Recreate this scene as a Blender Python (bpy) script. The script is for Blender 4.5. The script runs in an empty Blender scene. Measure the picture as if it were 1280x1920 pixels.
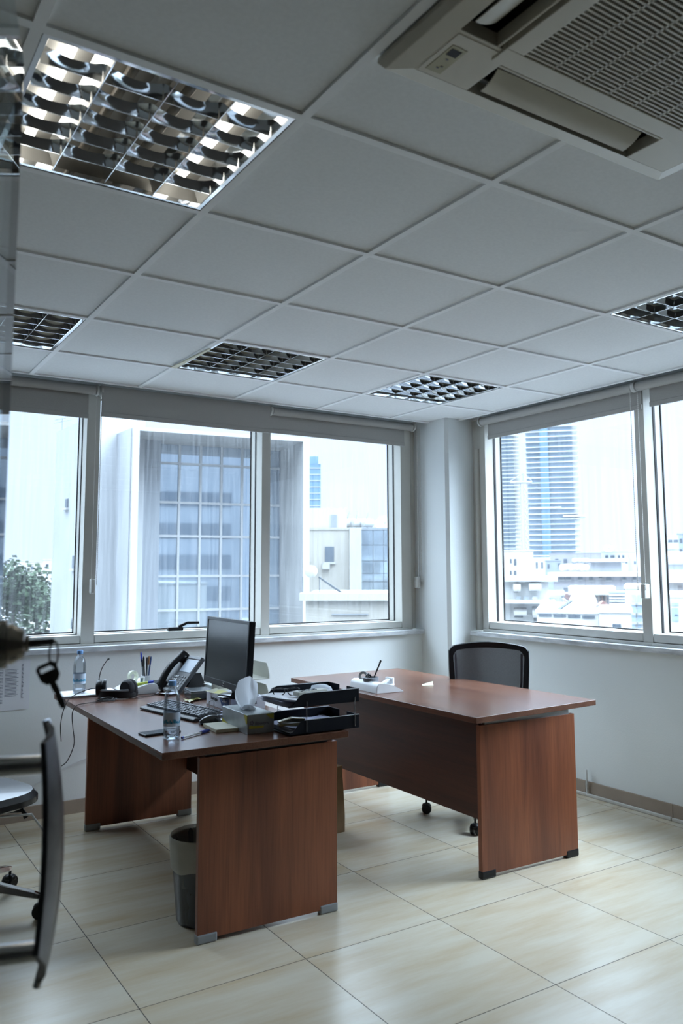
import bpy, bmesh, math, random
from mathutils import Vector, Matrix
random.seed(7)
PI = math.pi
SC = bpy.context.scene
COL = SC.collection

# ------------------------------------------------------------------ camera
CAM_Z = 1.3534
RV = Vector((0.8425518927621328, -0.5386091421821415, -0.0025495020621853185))
UV = Vector((-0.055207040866091406, -0.09106752314285615, 0.9943132750131797))
FW = Vector((0.5357783969532153, 0.8376197813963344, 0.10646413091647271))
FPX, PPX, PPY = 1514.95, 635.58, 909.22
cd = bpy.data.cameras.new('camera')
cam = bpy.data.objects.new('camera', cd)
COL.objects.link(cam)
M = Matrix(((RV.x, UV.x, -FW.x, 0), (RV.y, UV.y, -FW.y, 0), (RV.z, UV.z, -FW.z, CAM_Z), (0, 0, 0, 1)))
cam.matrix_world = M
cd.sensor_fit = 'VERTICAL'
cd.sensor_height = 36.0
cd.lens = FPX / 1920.0 * 36.0
cd.shift_x = (640 - PPX) / 1920.0
cd.shift_y = -(960 - PPY) / 1920.0
cd.clip_start = 0.05
cd.clip_end = 3000
cd.dof.use_dof = True
cd.dof.focus_distance = 4.0
cd.dof.aperture_fstop = 4.5
SC.camera = cam

# ------------------------------------------------------------------ colour, sky, light
SC.view_settings.view_transform = 'Standard'
SC.view_settings.look = 'None'
SC.view_settings.exposure = 0.0
SC.view_settings.gamma = 1.0
SC.view_settings.use_curve_mapping = False
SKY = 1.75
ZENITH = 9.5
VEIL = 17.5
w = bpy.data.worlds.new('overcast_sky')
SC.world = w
w.use_nodes = True
nt = w.node_tree
nt.nodes.clear()
out = nt.nodes.new('ShaderNodeOutputWorld')
bg = nt.nodes.new('ShaderNodeBackground')
tc = nt.nodes.new('ShaderNodeTexCoord')
sep = nt.nodes.new('ShaderNodeSeparateXYZ')
rmp = nt.nodes.new('ShaderNodeValToRGB')
nz = nt.nodes.new('ShaderNodeTexNoise')
nz.inputs['Scale'].default_value = 2.2
nz.inputs['Detail'].default_value = 4
mx = nt.nodes.new('ShaderNodeMix'); mx.data_type = 'RGBA'; mx.blend_type = 'MULTIPLY'
mx.inputs[0].default_value = 0.35
r2 = nt.nodes.new('ShaderNodeValToRGB')
rmp.color_ramp.elements[0].position = 0.0
rmp.color_ramp.elements[0].color = (0.47, 0.57, 0.70, 1)
rmp.color_ramp.elements[1].position = 0.9
rmp.color_ramp.elements[1].color = (0.66, 0.80, 1.0, 1)
e = rmp.color_ramp.elements.new(0.42); e.color = (0.54, 0.65, 0.79, 1)
r2.color_ramp.elements[0].position = 0.35; r2.color_ramp.elements[0].color = (0.80, 0.86, 0.93, 1)
r2.color_ramp.elements[1].position = 0.65; r2.color_ramp.elements[1].color = (1, 1, 1, 1)
mth = nt.nodes.new('ShaderNodeVectorMath'); mth.operation = 'DOT_PRODUCT'
mth.inputs[1].default_value = (0.85, 0.30, 0.25)
mp = nt.nodes.new('ShaderNodeMapRange')
mp.inputs['From Min'].default_value = -0.2; mp.inputs['From Max'].default_value = 1.0
L = nt.links.new
L(tc.outputs['Generated'], mth.inputs[0]); L(mth.outputs['Value'], mp.inputs['Value'])
L(mp.outputs['Result'], rmp.inputs['Fac'])
L(tc.outputs['Generated'], nz.inputs['Vector']); L(nz.outputs['Fac'], r2.inputs['Fac'])
L(rmp.outputs['Color'], mx.inputs[6]); L(r2.outputs['Color'], mx.inputs[7])
L(bg.outputs['Background'], out.inputs['Surface'])
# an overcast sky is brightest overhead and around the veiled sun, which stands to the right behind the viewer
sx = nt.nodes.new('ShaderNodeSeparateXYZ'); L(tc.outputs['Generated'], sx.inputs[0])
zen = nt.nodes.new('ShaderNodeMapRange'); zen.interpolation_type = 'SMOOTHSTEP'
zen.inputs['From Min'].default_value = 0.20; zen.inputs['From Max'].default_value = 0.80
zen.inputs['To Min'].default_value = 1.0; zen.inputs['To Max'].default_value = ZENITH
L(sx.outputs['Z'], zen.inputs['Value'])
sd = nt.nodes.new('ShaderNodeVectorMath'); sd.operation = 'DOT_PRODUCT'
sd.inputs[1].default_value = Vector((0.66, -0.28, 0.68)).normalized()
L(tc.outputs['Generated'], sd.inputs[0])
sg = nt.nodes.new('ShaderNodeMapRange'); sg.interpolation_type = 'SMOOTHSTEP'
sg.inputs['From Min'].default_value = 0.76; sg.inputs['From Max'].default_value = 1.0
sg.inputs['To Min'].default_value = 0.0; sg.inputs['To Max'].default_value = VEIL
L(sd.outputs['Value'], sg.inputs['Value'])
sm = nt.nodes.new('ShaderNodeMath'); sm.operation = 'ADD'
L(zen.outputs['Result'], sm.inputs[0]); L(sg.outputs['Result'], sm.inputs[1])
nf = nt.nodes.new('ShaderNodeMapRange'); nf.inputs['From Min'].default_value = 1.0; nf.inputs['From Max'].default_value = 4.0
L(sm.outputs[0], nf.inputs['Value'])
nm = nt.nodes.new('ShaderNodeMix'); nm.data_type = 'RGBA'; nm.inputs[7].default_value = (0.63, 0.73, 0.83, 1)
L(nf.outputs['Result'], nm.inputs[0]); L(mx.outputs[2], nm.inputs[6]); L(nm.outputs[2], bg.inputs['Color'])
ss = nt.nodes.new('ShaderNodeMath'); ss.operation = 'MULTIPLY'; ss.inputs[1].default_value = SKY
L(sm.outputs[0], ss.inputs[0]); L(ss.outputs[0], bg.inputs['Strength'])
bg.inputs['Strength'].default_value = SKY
try:
    SC.cycles.max_bounces = 10
    SC.cycles.diffuse_bounces = 6
    SC.cycles.glossy_bounces = 5
    SC.cycles.transparent_max_bounces = 16
    SC.cycles.use_denoising = True
    SC.cycles.caustics_reflective = False
    SC.cycles.caustics_refractive = False
    SC.cycles.sample_clamp_indirect = 6
except Exception:
    pass


def portal(name, loc, rot, sx, sy):
    l = bpy.data.lights.new(name, 'AREA'); l.shape = 'RECTANGLE'; l.size = sx; l.size_y = sy
    l.energy = 1
    try: l.cycles.is_portal = True
    except Exception: pass
    o = bpy.data.objects.new(name, l); COL.objects.link(o)
    o.location = loc; o.rotation_euler = rot
    return o


portal('window_daylight_portal', (2.0, 5.12, 1.7), (-PI / 2, 0, 0), 3.7, 1.6)
portal('window_daylight_portal', (4.33, 3.05, 1.7), (0, PI / 2, 0), 1.6, 2.8)

# ------------------------------------------------------------------ materials
MATS = {}


def mat(name, col, rough=0.6, metal=0.0, var=0.06, scale=8.0, stretch=(1, 1, 1), bump=0.0, bscale=200.0,
        emit=None, estr=0.0, spec=None, coat=0.0, alpha=None, trans=0.0, ior=None, gen=False):
    if name in MATS: return MATS[name]
    m = bpy.data.materials.new(name); MATS[name] = m
    m.use_nodes = True
    t = m.node_tree; b = t.nodes['Principled BSDF']; ln = t.links.new
    tc = t.nodes.new('ShaderNodeTexCoord'); mp = t.nodes.new('ShaderNodeMapping')
    mp.inputs['Scale'].default_value = stretch
    n = t.nodes.new('ShaderNodeTexNoise'); n.inputs['Scale'].default_value = scale; n.inputs['Detail'].default_value = 3
    ln(tc.outputs['Object'], mp.inputs['Vector']); ln(mp.outputs['Vector'], n.inputs['Vector'])
    r = t.nodes.new('ShaderNodeValToRGB')
    c = Vector(col[:3])
    r.color_ramp.elements[0].position = 0.3; r.color_ramp.elements[1].position = 0.7
    r.color_ramp.elements[0].color = (*(c * (1 - var)), 1)
    r.color_ramp.elements[1].color = (*[min(1, v * (1 + var)) for v in c], 1)
    ln(n.outputs['Fac'], r.inputs['Fac']); ln(r.outputs['Color'], b.inputs['Base Color'])
    b.inputs['Roughness'].default_value = rough
    b.inputs['Metallic'].default_value = metal
    if spec is not None: b.inputs['Specular IOR Level'].default_value = spec
    if coat: b.inputs['Coat Weight'].default_value = coat
    if trans:
        b.inputs['Transmission Weight'].default_value = trans
    if ior: b.inputs['IOR'].default_value = ior
    if emit:
        b.inputs['Emission Color'].default_value = (*emit, 1); b.inputs['Emission Strength'].default_value = estr
    if alpha is not None: b.inputs['Alpha'].default_value = alpha
    if bump:
        n2 = t.nodes.new('ShaderNodeTexNoise'); n2.inputs['Scale'].default_value = bscale
        bp = t.nodes.new('ShaderNodeBump'); bp.inputs['Strength'].default_value = bump
        bp.inputs['Distance'].default_value = 0.002
        ln(tc.outputs['Object'], n2.inputs['Vector']); ln(n2.outputs['Fac'], bp.inputs['Height'])
        ln(bp.outputs['Normal'], b.inputs['Normal'])
    return m


def wood(name, base, dark, grain_axis, rough=0.32):
    """veneer with long streaks along grain_axis"""
    m = bpy.data.materials.new(name); MATS[name] = m
    m.use_nodes = True
    t = m.node_tree; b = t.nodes['Principled BSDF']; ln = t.links.new
    tc = t.nodes.new('ShaderNodeTexCoord'); mp = t.nodes.new('ShaderNodeMapping')
    sc = [6.5, 6.5, 6.5]; sc[grain_axis] = 0.55
    mp.inputs['Scale'].default_value = sc
    ln(tc.outputs['Object'], mp.inputs['Vector'])
    n1 = t.nodes.new('ShaderNodeTexNoise'); n1.inputs['Scale'].default_value = 1.1; n1.inputs['Detail'].default_value = 5
    n1.inputs['Distortion'].default_value = 0.6
    mp2 = t.nodes.new('ShaderNodeMapping'); sc2 = [160.0, 160.0, 160.0]; sc2[grain_axis] = 5.0
    mp2.inputs['Scale'].default_value = sc2
    ln(tc.outputs['Object'], mp2.inputs['Vector'])
    n2 = t.nodes.new('ShaderNodeTexNoise'); n2.inputs['Scale'].default_value = 1.0; n2.inputs['Detail'].default_value = 3
    ln(mp.outputs['Vector'], n1.inputs['Vector']); ln(mp2.outputs['Vector'], n2.inputs['Vector'])
    r = t.nodes.new('ShaderNodeValToRGB')
    r.color_ramp.elements[0].position = 0.32; r.color_ramp.elements[0].color = (*dark, 1)
    r.color_ramp.elements[1].position = 0.68; r.color_ramp.elements[1].color = (*base, 1)
    ln(n1.outputs['Fac'], r.inputs['Fac'])
    r2 = t.nodes.new('ShaderNodeValToRGB')
    r2.color_ramp.elements[0].position = 0.3; r2.color_ramp.elements[0].color = (0.72, 0.70, 0.68, 1)
    r2.color_ramp.elements[1].position = 0.6; r2.color_ramp.elements[1].color = (1, 1, 1, 1)
    ln(n2.outputs['Fac'], r2.inputs['Fac'])
    mx = t.nodes.new('ShaderNodeMix'); mx.data_type = 'RGBA'; mx.blend_type = 'MULTIPLY'; mx.inputs[0].default_value = 0.8
    ln(r.outputs['Color'], mx.inputs[6]); ln(r2.outputs['Color'], mx.inputs[7])
    ln(mx.outputs[2], b.inputs['Base Color'])
    b.inputs['Roughness'].default_value = rough
    return m


def glass_pane(name, tint=(0.93, 0.97, 1.0), dirt=0.020):
    """thin pane: reflects by angle, lets light straight through, with rain streaked dirt"""
    m = bpy.data.materials.new(name); MATS[name] = m
    m.use_nodes = True
    t = m.node_tree; t.nodes.clear(); ln = t.links.new
    o = t.nodes.new('ShaderNodeOutputMaterial')
    tr = t.nodes.new('ShaderNodeBsdfTransparent'); tr.inputs['Color'].default_value = (*tint, 1)
    gl = t.nodes.new('ShaderNodeBsdfGlossy'); gl.inputs['Roughness'].default_value = 0.0
    fr = t.nodes.new('ShaderNodeFresnel')
    ge = t.nodes.new('ShaderNodeNewGeometry'); im = t.nodes.new('ShaderNodeMapRange')
    im.inputs['To Min'].default_value = 1.5; im.inputs['To Max'].default_value = 1 / 1.5
    ln(ge.outputs['Backfacing'], im.inputs['Value']); ln(im.outputs['Result'], fr.inputs['IOR'])
    m1 = t.nodes.new('ShaderNodeMixShader')
    ln(fr.outputs[0], m1.inputs[0]); ln(tr.outputs[0], m1.inputs[1]); ln(gl.outputs[0], m1.inputs[2])
    if dirt > 0:
        tl = t.nodes.new('ShaderNodeBsdfTranslucent'); tl.inputs['Color'].default_value = (0.85, 0.9, 0.95, 1)
        tc = t.nodes.new('ShaderNodeTexCoord'); mp = t.nodes.new('ShaderNodeMapping')
        mp.inputs['Scale'].default_value = (38, 38, 1.6)
        n = t.nodes.new('ShaderNodeTexNoise'); n.inputs['Scale'].default_value = 1.6; n.inputs['Detail'].default_value = 5
        ln(tc.outputs['Object'], mp.inputs['Vector']); ln(mp.outputs['Vector'], n.inputs['Vector'])
        r = t.nodes.new('ShaderNodeMapRange')
        r.inputs['From Min'].default_value = 0.4; r.inputs['From Max'].default_value = 0.75
        r.inputs['To Min'].default_value = dirt * 0.7; r.inputs['To Max'].default_value = dirt * 2.6
        ln(n.outputs['Fac'], r.inputs['Value'])
        m2 = t.nodes.new('ShaderNodeMixShader')
        ln(r.outputs['Result'], m2.inputs[0]); ln(m1.outputs[0], m2.inputs[1]); ln(tl.outputs[0], m2.inputs[2])
        ln(m2.outputs[0], o.inputs['Surface'])
    else:
        ln(m1.outputs[0], o.inputs['Surface'])
    return m


def floor_material():
    m = bpy.data.materials.new('porcelain_floor_tiles'); m.use_nodes = True
    t = m.node_tree; b = t.nodes['Principled BSDF']; ln = t.links.new
    tc = t.nodes.new('ShaderNodeTexCoord')
    # per tile id
    sub = t.nodes.new('ShaderNodeVectorMath'); sub.operation = 'SUBTRACT'; sub.inputs[1].default_value = (0.9145, 3.7924, 0)
    dv = t.nodes.new('ShaderNodeVectorMath'); dv.operation = 'DIVIDE'; dv.inputs[1].default_value = (0.6, 0.6, 1)
    fl = t.nodes.new('ShaderNodeVectorMath'); fl.operation = 'FLOOR'
    fc = t.nodes.new('ShaderNodeVectorMath'); fc.operation = 'FRACTION'
    ln(tc.outputs['Object'], sub.inputs[0]); ln(sub.outputs[0], dv.inputs[0])
    ln(dv.outputs[0], fl.inputs[0]); ln(dv.outputs[0], fc.inputs[0])
    # streaks, offset per tile
    ml = t.nodes.new('ShaderNodeVectorMath'); ml.operation = 'MULTIPLY'; ml.inputs[1].default_value = (3.7, 5.3, 0)
    ln(fl.outputs[0], ml.inputs[0])
    ad = t.nodes.new('ShaderNodeVectorMath'); ad.operation = 'ADD'
    ln(tc.outputs['Object'], ad.inputs[0]); ln(ml.outputs[0], ad.inputs[1])
    mp = t.nodes.new('ShaderNodeMapping'); mp.inputs['Scale'].default_value = (0.9, 5.5, 1)
    mp.inputs['Rotation'].default_value = (0, 0, 0.05)
    ln(ad.outputs[0], mp.inputs['Vector'])
    n = t.nodes.new('ShaderNodeTexNoise'); n.inputs['Scale'].default_value = 1.5; n.inputs['Detail'].default_value = 6
    n.inputs['Roughness'].default_value = 0.6
    ln(mp.outputs[0], n.inputs['Vector'])
    r = t.nodes.new('ShaderNodeValToRGB')
    r.color_ramp.elements[0].position = 0.33; r.color_ramp.elements[0].color = (0.53, 0.425, 0.285, 1)
    r.color_ramp.elements[1].position = 0.62; r.color_ramp.elements[1].color = (0.63, 0.58, 0.47, 1)
    ln(n.outputs['Fac'], r.inputs['Fac'])
    # grout mask
    s2 = t.nodes.new('ShaderNodeSeparateXYZ'); ln(fc.outputs[0], s2.inputs[0])
    masks = []
    for k in ('X', 'Y'):
        a = t.nodes.new('ShaderNodeMath'); a.operation = 'SUBTRACT'; a.inputs[1].default_value = 0.5
        ln(s2.outputs[k], a.inputs[0])
        ab = t.nodes.new('ShaderNodeMath'); ab.operation = 'ABSOLUTE'; ln(a.outputs[0], ab.inputs[0])
        g = t.nodes.new('ShaderNodeMath'); g.operation = 'GREATER_THAN'; g.inputs[1].default_value = 0.4975
        ln(ab.outputs[0], g.inputs[0]); masks.append(g)
    mxm = t.nodes.new('ShaderNodeMath'); mxm.operation = 'MAXIMUM'
    ln(masks[0].outputs[0], mxm.inputs[0]); ln(masks[1].outputs[0], mxm.inputs[1])
    mix = t.nodes.new('ShaderNodeMix'); mix.data_type = 'RGBA'
    ln(mxm.outputs[0], mix.inputs[0]); ln(r.outputs['Color'], mix.inputs[6]); mix.inputs[7].default_value = (0.04, 0.032, 0.028, 1)
    ln(mix.outputs[2], b.inputs['Base Color'])
    rr = t.nodes.new('ShaderNodeMapRange'); rr.inputs['To Min'].default_value = 0.26; rr.inputs['To Max'].default_value = 0.9
    ln(mxm.outputs[0], rr.inputs['Value']); ln(rr.outputs[0], b.inputs['Roughness'])
    b.inputs['Specular IOR Level'].default_value = 0.5
    return m


WALLP = mat('wall_paint', (0.80, 0.83, 0.83), 0.75, var=0.03, scale=1.5, bump=0.25, bscale=120)
CEILT = mat('ceiling_tile', (0.78, 0.79, 0.79), 0.9, var=0.03, scale=90, bump=0.15, bscale=400)
CEILG = mat('ceiling_grid_paint', (0.90, 0.91, 0.92), 0.9, var=0.02, spec=0.1)
FRAME = mat('window_frame_paint', (0.60, 0.59, 0.545), 0.5, var=0.03)
GASKET = mat('black_gasket', (0.012, 0.012, 0.015), 0.6)
MARBLE = mat('grey_marble', (0.62, 0.64, 0.67), 0.3, var=0.28, scale=9, stretch=(1, 1, 4))
BLIND = mat('blind_fabric', (0.42, 0.41, 0.39), 0.85, var=0.05, scale=300, bump=0.3, bscale=900)
BLINDW = mat('blind_bracket_plastic', (0.58, 0.57, 0.54), 0.4)
PANE = glass_pane('window_glass', dirt=0.017)
PANEB = glass_pane('window_glass_right', dirt=0.007)
DOORG = glass_pane('door_glass', (0.86, 0.93, 0.95), 0.0)
DOOREDGE = mat('door_glass_edge', (0.07, 0.10, 0.16), 0.2)
CHROME = mat('chrome', (0.72, 0.72, 0.72), 0.12, 1.0)
STEEL = mat('brushed_steel', (0.40, 0.40, 0.42), 0.30, 1.0, var=0.1)
BRASS = mat('worn_nickel', (0.34, 0.31, 0.27), 0.25, 1.0, var=0.2)
MIRROR = mat('mirror_louvre', (0.86, 0.88, 0.90), 0.07, 1.0, var=0.02)
HOUS = mat('luminaire_housing', (0.55, 0.54, 0.50), 0.5, 0.3)
TUBEON = mat('lit_tube', (1, 1, 1), 0.4, emit=(1.0, 0.97, 0.90), estr=5.0)
TUBEOFF = mat('unlit_tube', (0.50, 0.45, 0.38), 0.25)
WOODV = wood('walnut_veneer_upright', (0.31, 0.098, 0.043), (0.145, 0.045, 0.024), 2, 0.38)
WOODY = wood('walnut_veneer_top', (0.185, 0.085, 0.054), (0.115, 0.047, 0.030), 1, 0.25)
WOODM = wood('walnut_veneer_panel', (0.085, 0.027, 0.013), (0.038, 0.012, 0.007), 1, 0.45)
BLACKP = mat('black_plastic', (0.008, 0.008, 0.010), 0.4, spec=.35)
DARKP = mat('dark_grey_plastic', (0.035, 0.038, 0.045), 0.45)
MIDP = mat('mid_grey_plastic', (0.16, 0.17, 0.19), 0.45)
LIGHTP = mat('light_grey_plastic', (0.50, 0.53, 0.56), 0.5)
WHITEP = mat('white_plastic', (0.78, 0.80, 0.82), 0.35)
BEIGEP = mat('beige_plastic', (0.50, 0.50, 0.44), 0.5)
ACP = mat('air_conditioner_plastic', (0.62, 0.585, 0.50), 0.42, var=0.03)
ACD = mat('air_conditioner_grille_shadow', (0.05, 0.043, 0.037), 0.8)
PAPER = mat('white_paper', (0.80, 0.81, 0.86), 0.8, var=0.03)
PAPERB = mat('bluish_paper', (0.45, 0.47, 0.62), 0.8)
CREAM = mat('cream_paper', (0.72, 0.70, 0.52), 0.8)
YELLOW = mat('yellow_note', (0.75, 0.72, 0.30), 0.8)
CARD = mat('brown_paper', (0.22, 0.14, 0.075), 0.9, var=0.15, scale=14)
BLUE = mat('blue_plastic', (0.02, 0.05, 0.45), 0.35)
NAVY = mat('navy_print', (0.03, 0.07, 0.20), 0.6)
INK = mat('black_print', (0.015, 0.015, 0.02), 0.7)
GREYINK = mat('grey_print', (0.20, 0.20, 0.26), 0.8)
CYAN = mat('cyan_print', (0.03, 0.32, 0.52), 0.6)
GOLD = mat('olive_gold_plastic', (0.33, 0.26, 0.11), 0.35)
SKIRT = mat('skirting_tile', (0.36, 0.29, 0.235), 0.5, var=0.08, scale=6)
TRUNK = mat('cable_trunking', (0.62, 0.60, 0.56), 0.4)
CAPBL = mat('bottle_cap', (0.22, 0.45, 0.85), 0.4)
MESHM = mat('chair_mesh_fabric', (0.055, 0.050, 0.065), 0.8, var=0.5, scale=700, alpha=0.86)
BLKF = mat('black_fabric', (0.02, 0.02, 0.025), 0.8)
BINP = mat('smoked_plastic', (0.10, 0.11, 0.125), 0.25, alpha=0.8)
LINER = mat('bin_liner', (0.60, 0.58, 0.50), 0.4, alpha=0.55)
TISSUE = mat('tissue', (0.86, 0.89, 0.93), 0.9, var=.02)
_t = TISSUE.node_tree; _tl = _t.nodes.new('ShaderNodeBsdfTranslucent'); _tl.inputs['Color'].default_value = (.9, .93, .97, 1)
_m = _t.nodes.new('ShaderNodeMixShader'); _m.inputs[0].default_value = .45
_o = [q for q in _t.nodes if q.type == 'OUTPUT_MATERIAL'][0]
_t.links.new(_t.nodes['Principled BSDF'].outputs[0], _m.inputs[1]); _t.links.new(_tl.outputs[0], _m.inputs[2]); _t.links.new(_m.outputs[0], _o.inputs['Surface'])
SCREEN = mat('dark_screen', (0.015, 0.022, 0.026), 0.22)
LCD = mat('phone_display', (0.36, 0.42, 0.50), 0.25)


def bottle_mat(name, ior):
    m = bpy.data.materials.new(name); m.use_nodes = True
    t = m.node_tree; t.nodes.clear(); ln = t.links.new
    o = t.nodes.new('ShaderNodeOutputMaterial')
    tr = t.nodes.new('ShaderNodeBsdfTransparent'); tr.inputs['Color'].default_value = (0.90, 0.93, 0.96, 1)
    gl = t.nodes.new('ShaderNodeBsdfGlossy'); gl.inputs['Roughness'].default_value = 0.06
    lw = t.nodes.new('ShaderNodeLayerWeight'); lw.inputs['Blend'].default_value = 0.42
    ns = t.nodes.new('ShaderNodeTexNoise'); ns.inputs['Scale'].default_value = 60
    bp = t.nodes.new('ShaderNodeBump'); bp.inputs['Strength'].default_value = 0.15
    ln(ns.outputs['Fac'], bp.inputs['Height']); ln(bp.outputs[0], gl.inputs['Normal'])
    mm = t.nodes.new('ShaderNodeMath'); mm.operation = 'MULTIPLY'; mm.inputs[1].default_value = 0.75
    ln(lw.outputs['Fresnel'], mm.inputs[0])
    m1 = t.nodes.new('ShaderNodeMixShader')
    ln(mm.outputs[0], m1.inputs[0]); ln(tr.outputs[0], m1.inputs[1]); ln(gl.outputs[0], m1.inputs[2])
    ln(m1.outputs[0], o.inputs['Surface'])
    return m


BOTTLE = bottle_mat('clear_bottle_plastic', 1.3)
WATER = mat('water', (0.92, 0.96, 1.0), 0.0, trans=1.0, ior=1.33, var=0.0)


# ------------------------------------------------------------------ mesh helpers
class MB:
    def __init__(self):
        self.bm = bmesh.new()

    def box(self, x0, x1, y0, y1, z0, z1, mtx=None):
        vs = [self.bm.verts.new((x, y, z)) for z in (z0, z1) for y in (y0, y1) for x in (x0, x1)]
        for f in ((0, 2, 3, 1), (4, 5, 7, 6), (0, 1, 5, 4), (2, 6, 7, 3), (0, 4, 6, 2), (1, 3, 7, 5)):
            self.bm.faces.new([vs[i] for i in f])
        if mtx is not None:
            for v in vs: v.co = mtx @ v.co
        return self

    def cbox(self, c, s, mtx=None):
        return self.box(c[0] - s[0] / 2, c[0] + s[0] / 2, c[1] - s[1] / 2, c[1] + s[1] / 2, c[2] - s[2] / 2, c[2] + s[2] / 2, mtx)

    def prism(self, pts, z0, z1, mtx=None):
        """pts: outline in xy (ccw)"""
        lo = [self.bm.verts.new((p[0], p[1], z0)) for p in pts]
        hi = [self.bm.verts.new((p[0], p[1], z1)) for p in pts]
        n = len(pts)
        self.bm.faces.new(lo[::-1]); self.bm.faces.new(hi)
        for i in range(n):
            self.bm.faces.new((lo[i], lo[(i + 1) % n], hi[(i + 1) % n], hi[i]))
        if mtx is not None:
            for v in lo + hi: v.co = mtx @ v.co
        return self

    def loft(self, rings, cap=True, closed=True):
        """rings: lists of points, joined in order"""
        R = [[self.bm.verts.new(p) for p in r] for r in rings]
        n = len(R[0])
        for a, b in zip(R, R[1:]):
            for i in range(n if closed else n - 1):
                j = (i + 1) % n
                try: self.bm.faces.new((a[i], a[j], b[j], b[i]))
                except ValueError: pass
        if cap and closed:
            try:
                self.bm.faces.new(R[0][::-1]); self.bm.faces.new(R[-1])
            except ValueError: pass
        return self

    def tube(self, pts, r, n=10, cap=True):
        pts = [Vector(p) for p in pts]
        rings = []
        up = Vector((0, 0, 1))
        prev = None
        for i, p in enumerate(pts):
            d = (pts[min(i + 1, len(pts) - 1)] - pts[max(i - 1, 0)]).normalized()
            if prev is None:
                a = d.cross(up)
                if a.length < 1e-3: a = d.cross(Vector((1, 0, 0)))
                a.normalize()
            else:
                a = (prev - d * prev.dot(d)).normalized()
            b = d.cross(a)
            prev = a
            rr = r[i] if isinstance(r, (list, tuple)) else r
            rings.append([p + (a * math.cos(2 * PI * k / n) + b * math.sin(2 * PI * k / n)) * rr for k in range(n)])
        return self.loft(rings, cap)

    def lathe(self, prof, c=(0, 0, 0), n=28, cap=False, mtx=None):
        rings = [[(c[0] + r * math.cos(2 * PI * k / n), c[1] + r * math.sin(2 * PI * k / n), c[2] + z) for k in range(n)] for r, z in prof]
        if mtx is not None: rings = [[mtx @ Vector(p) for p in q] for q in rings]
        return self.loft(rings, cap)

    def cyl(self, c, r, z0, z1, n=24):
        return self.lathe([(r, z0), (r, z1)], c, n, True)

    def ell(self, c, s, n=20, m=12, mtx=None):
        rings = []
        for i in range(m + 1):
            a = -PI / 2 + PI * i / m
            rr = max(math.cos(a), 0.02)
            rings.append([Vector((c[0] + s[0] * rr * math.cos(2 * PI * k / n), c[1] + s[1] * rr * math.sin(2 * PI * k / n), c[2] + s[2] * math.sin(a))) for k in range(n)])
        if mtx is not None: rings = [[mtx @ p for p in q] for q in rings]
        return self.loft(rings, True)

    def build(self, name, m, parent=None, bevel=0.0, smooth=False, seg=2):
        me = bpy.data.meshes.new(name)
        bmesh.ops.recalc_face_normals(self.bm, faces=self.bm.faces)
        self.bm.to_mesh(me); self.bm.free()
        me.materials.append(m)
        if smooth:
            for p in me.polygons: p.use_smooth = True
            try: me.set_sharp_from_angle(angle=math.radians(40))
            except Exception: pass
        o = bpy.data.objects.new(name, me); COL.objects.link(o)
        if parent is not None: o.parent = parent
        if bevel:
            b = o.modifiers.new('bevel', 'BEVEL'); b.width = bevel; b.segments = seg; b.limit_method = 'ANGLE'
            b.angle_limit = math.radians(40); b.harden_normals = False
        return o


def tag(o, label=None, cat=None, group=None, kind=None):
    if label: o['label'] = label
    if cat: o['category'] = cat
    if group: o['group'] = group
    if kind: o['kind'] = kind
    return o


def thing(name, label, cat, loc=(0, 0, 0), rz=0.0, group=None, kind=None):
    o = bpy.data.objects.new(name, None); COL.objects.link(o)
    o.empty_display_size = 0.1
    o.location = loc; o.rotation_euler = (0, 0, rz)
    return tag(o, label, cat, group, kind)


def copy_tree(o, parent=None):
    c = o.copy(); COL.objects.link(c)
    if parent is not None: c.parent = parent
    for ch in list(o.children): copy_tree(ch, c)
    return c


def lettering(body, size, loc, rot, m, parent, depth=0.0006, name='lettering', align='CENTER'):
    cu = bpy.data.curves.new(name, 'FONT'); cu.body = body; cu.size = size; cu.extrude = depth
    cu.align_x = align; cu.align_y = 'CENTER'
    cu.materials.append(m)
    tmp = bpy.data.objects.new(name, cu); COL.objects.link(tmp)
    bpy.context.view_layer.update()
    me = bpy.data.meshes.new_from_object(tmp.evaluated_get(bpy.context.evaluated_depsgraph_get()))
    bpy.data.objects.remove(tmp); bpy.data.curves.remove(cu)
    me.name = name
    if not me.materials: me.materials.append(m)
    o = bpy.data.objects.new(name, me); COL.objects.link(o)
    o.parent = parent; o.location = loc; o.rotation_euler = rot
    return o


def bez(p0, p1, p2, p3, n=14):
    p0, p1, p2, p3 = map(Vector, (p0, p1, p2, p3))
    return [p0 * (1 - t) ** 3 + p1 * 3 * t * (1 - t) ** 2 + p2 * 3 * t * t * (1 - t) + p3 * t ** 3 for t in [i / n for i in range(n + 1)]]


def smoothpath(P, n=8):
    P = [Vector(p) for p in P]; o = []
    for i in range(len(P) - 1):
        a, b, c, d = P[max(i - 1, 0)], P[i], P[i + 1], P[min(i + 2, len(P) - 1)]
        for k in range(n):
            t = k / n
            o.append(0.5 * ((2 * b) + (c - a) * t + (2 * a - 5 * b + 4 * c - d) * t * t + (3 * b - a - 3 * c + d) * t ** 3))
    o.append(P[-1]); return o


def ray(px, py):
    return FW + RV * ((px - PPX) / FPX) - UV * ((py - PPY) / FPX)


def at(px, py, D):
    """the point of the street scene that stands D metres ahead"""
    return Vector((0, 0, CAM_Z)) + ray(px, py) * D


# ================================================================== THE ROOM
HC = 2.465                       # ceiling height
YA, XB = 4.80, 4.00              # wall faces under the two window bands
CX, CY = 3.80, 4.49              # the corner column
XL, YF = -0.85, -0.90
EA, EB = 4.70, 3.94              # where the tile ceiling stops short of the windows


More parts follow.
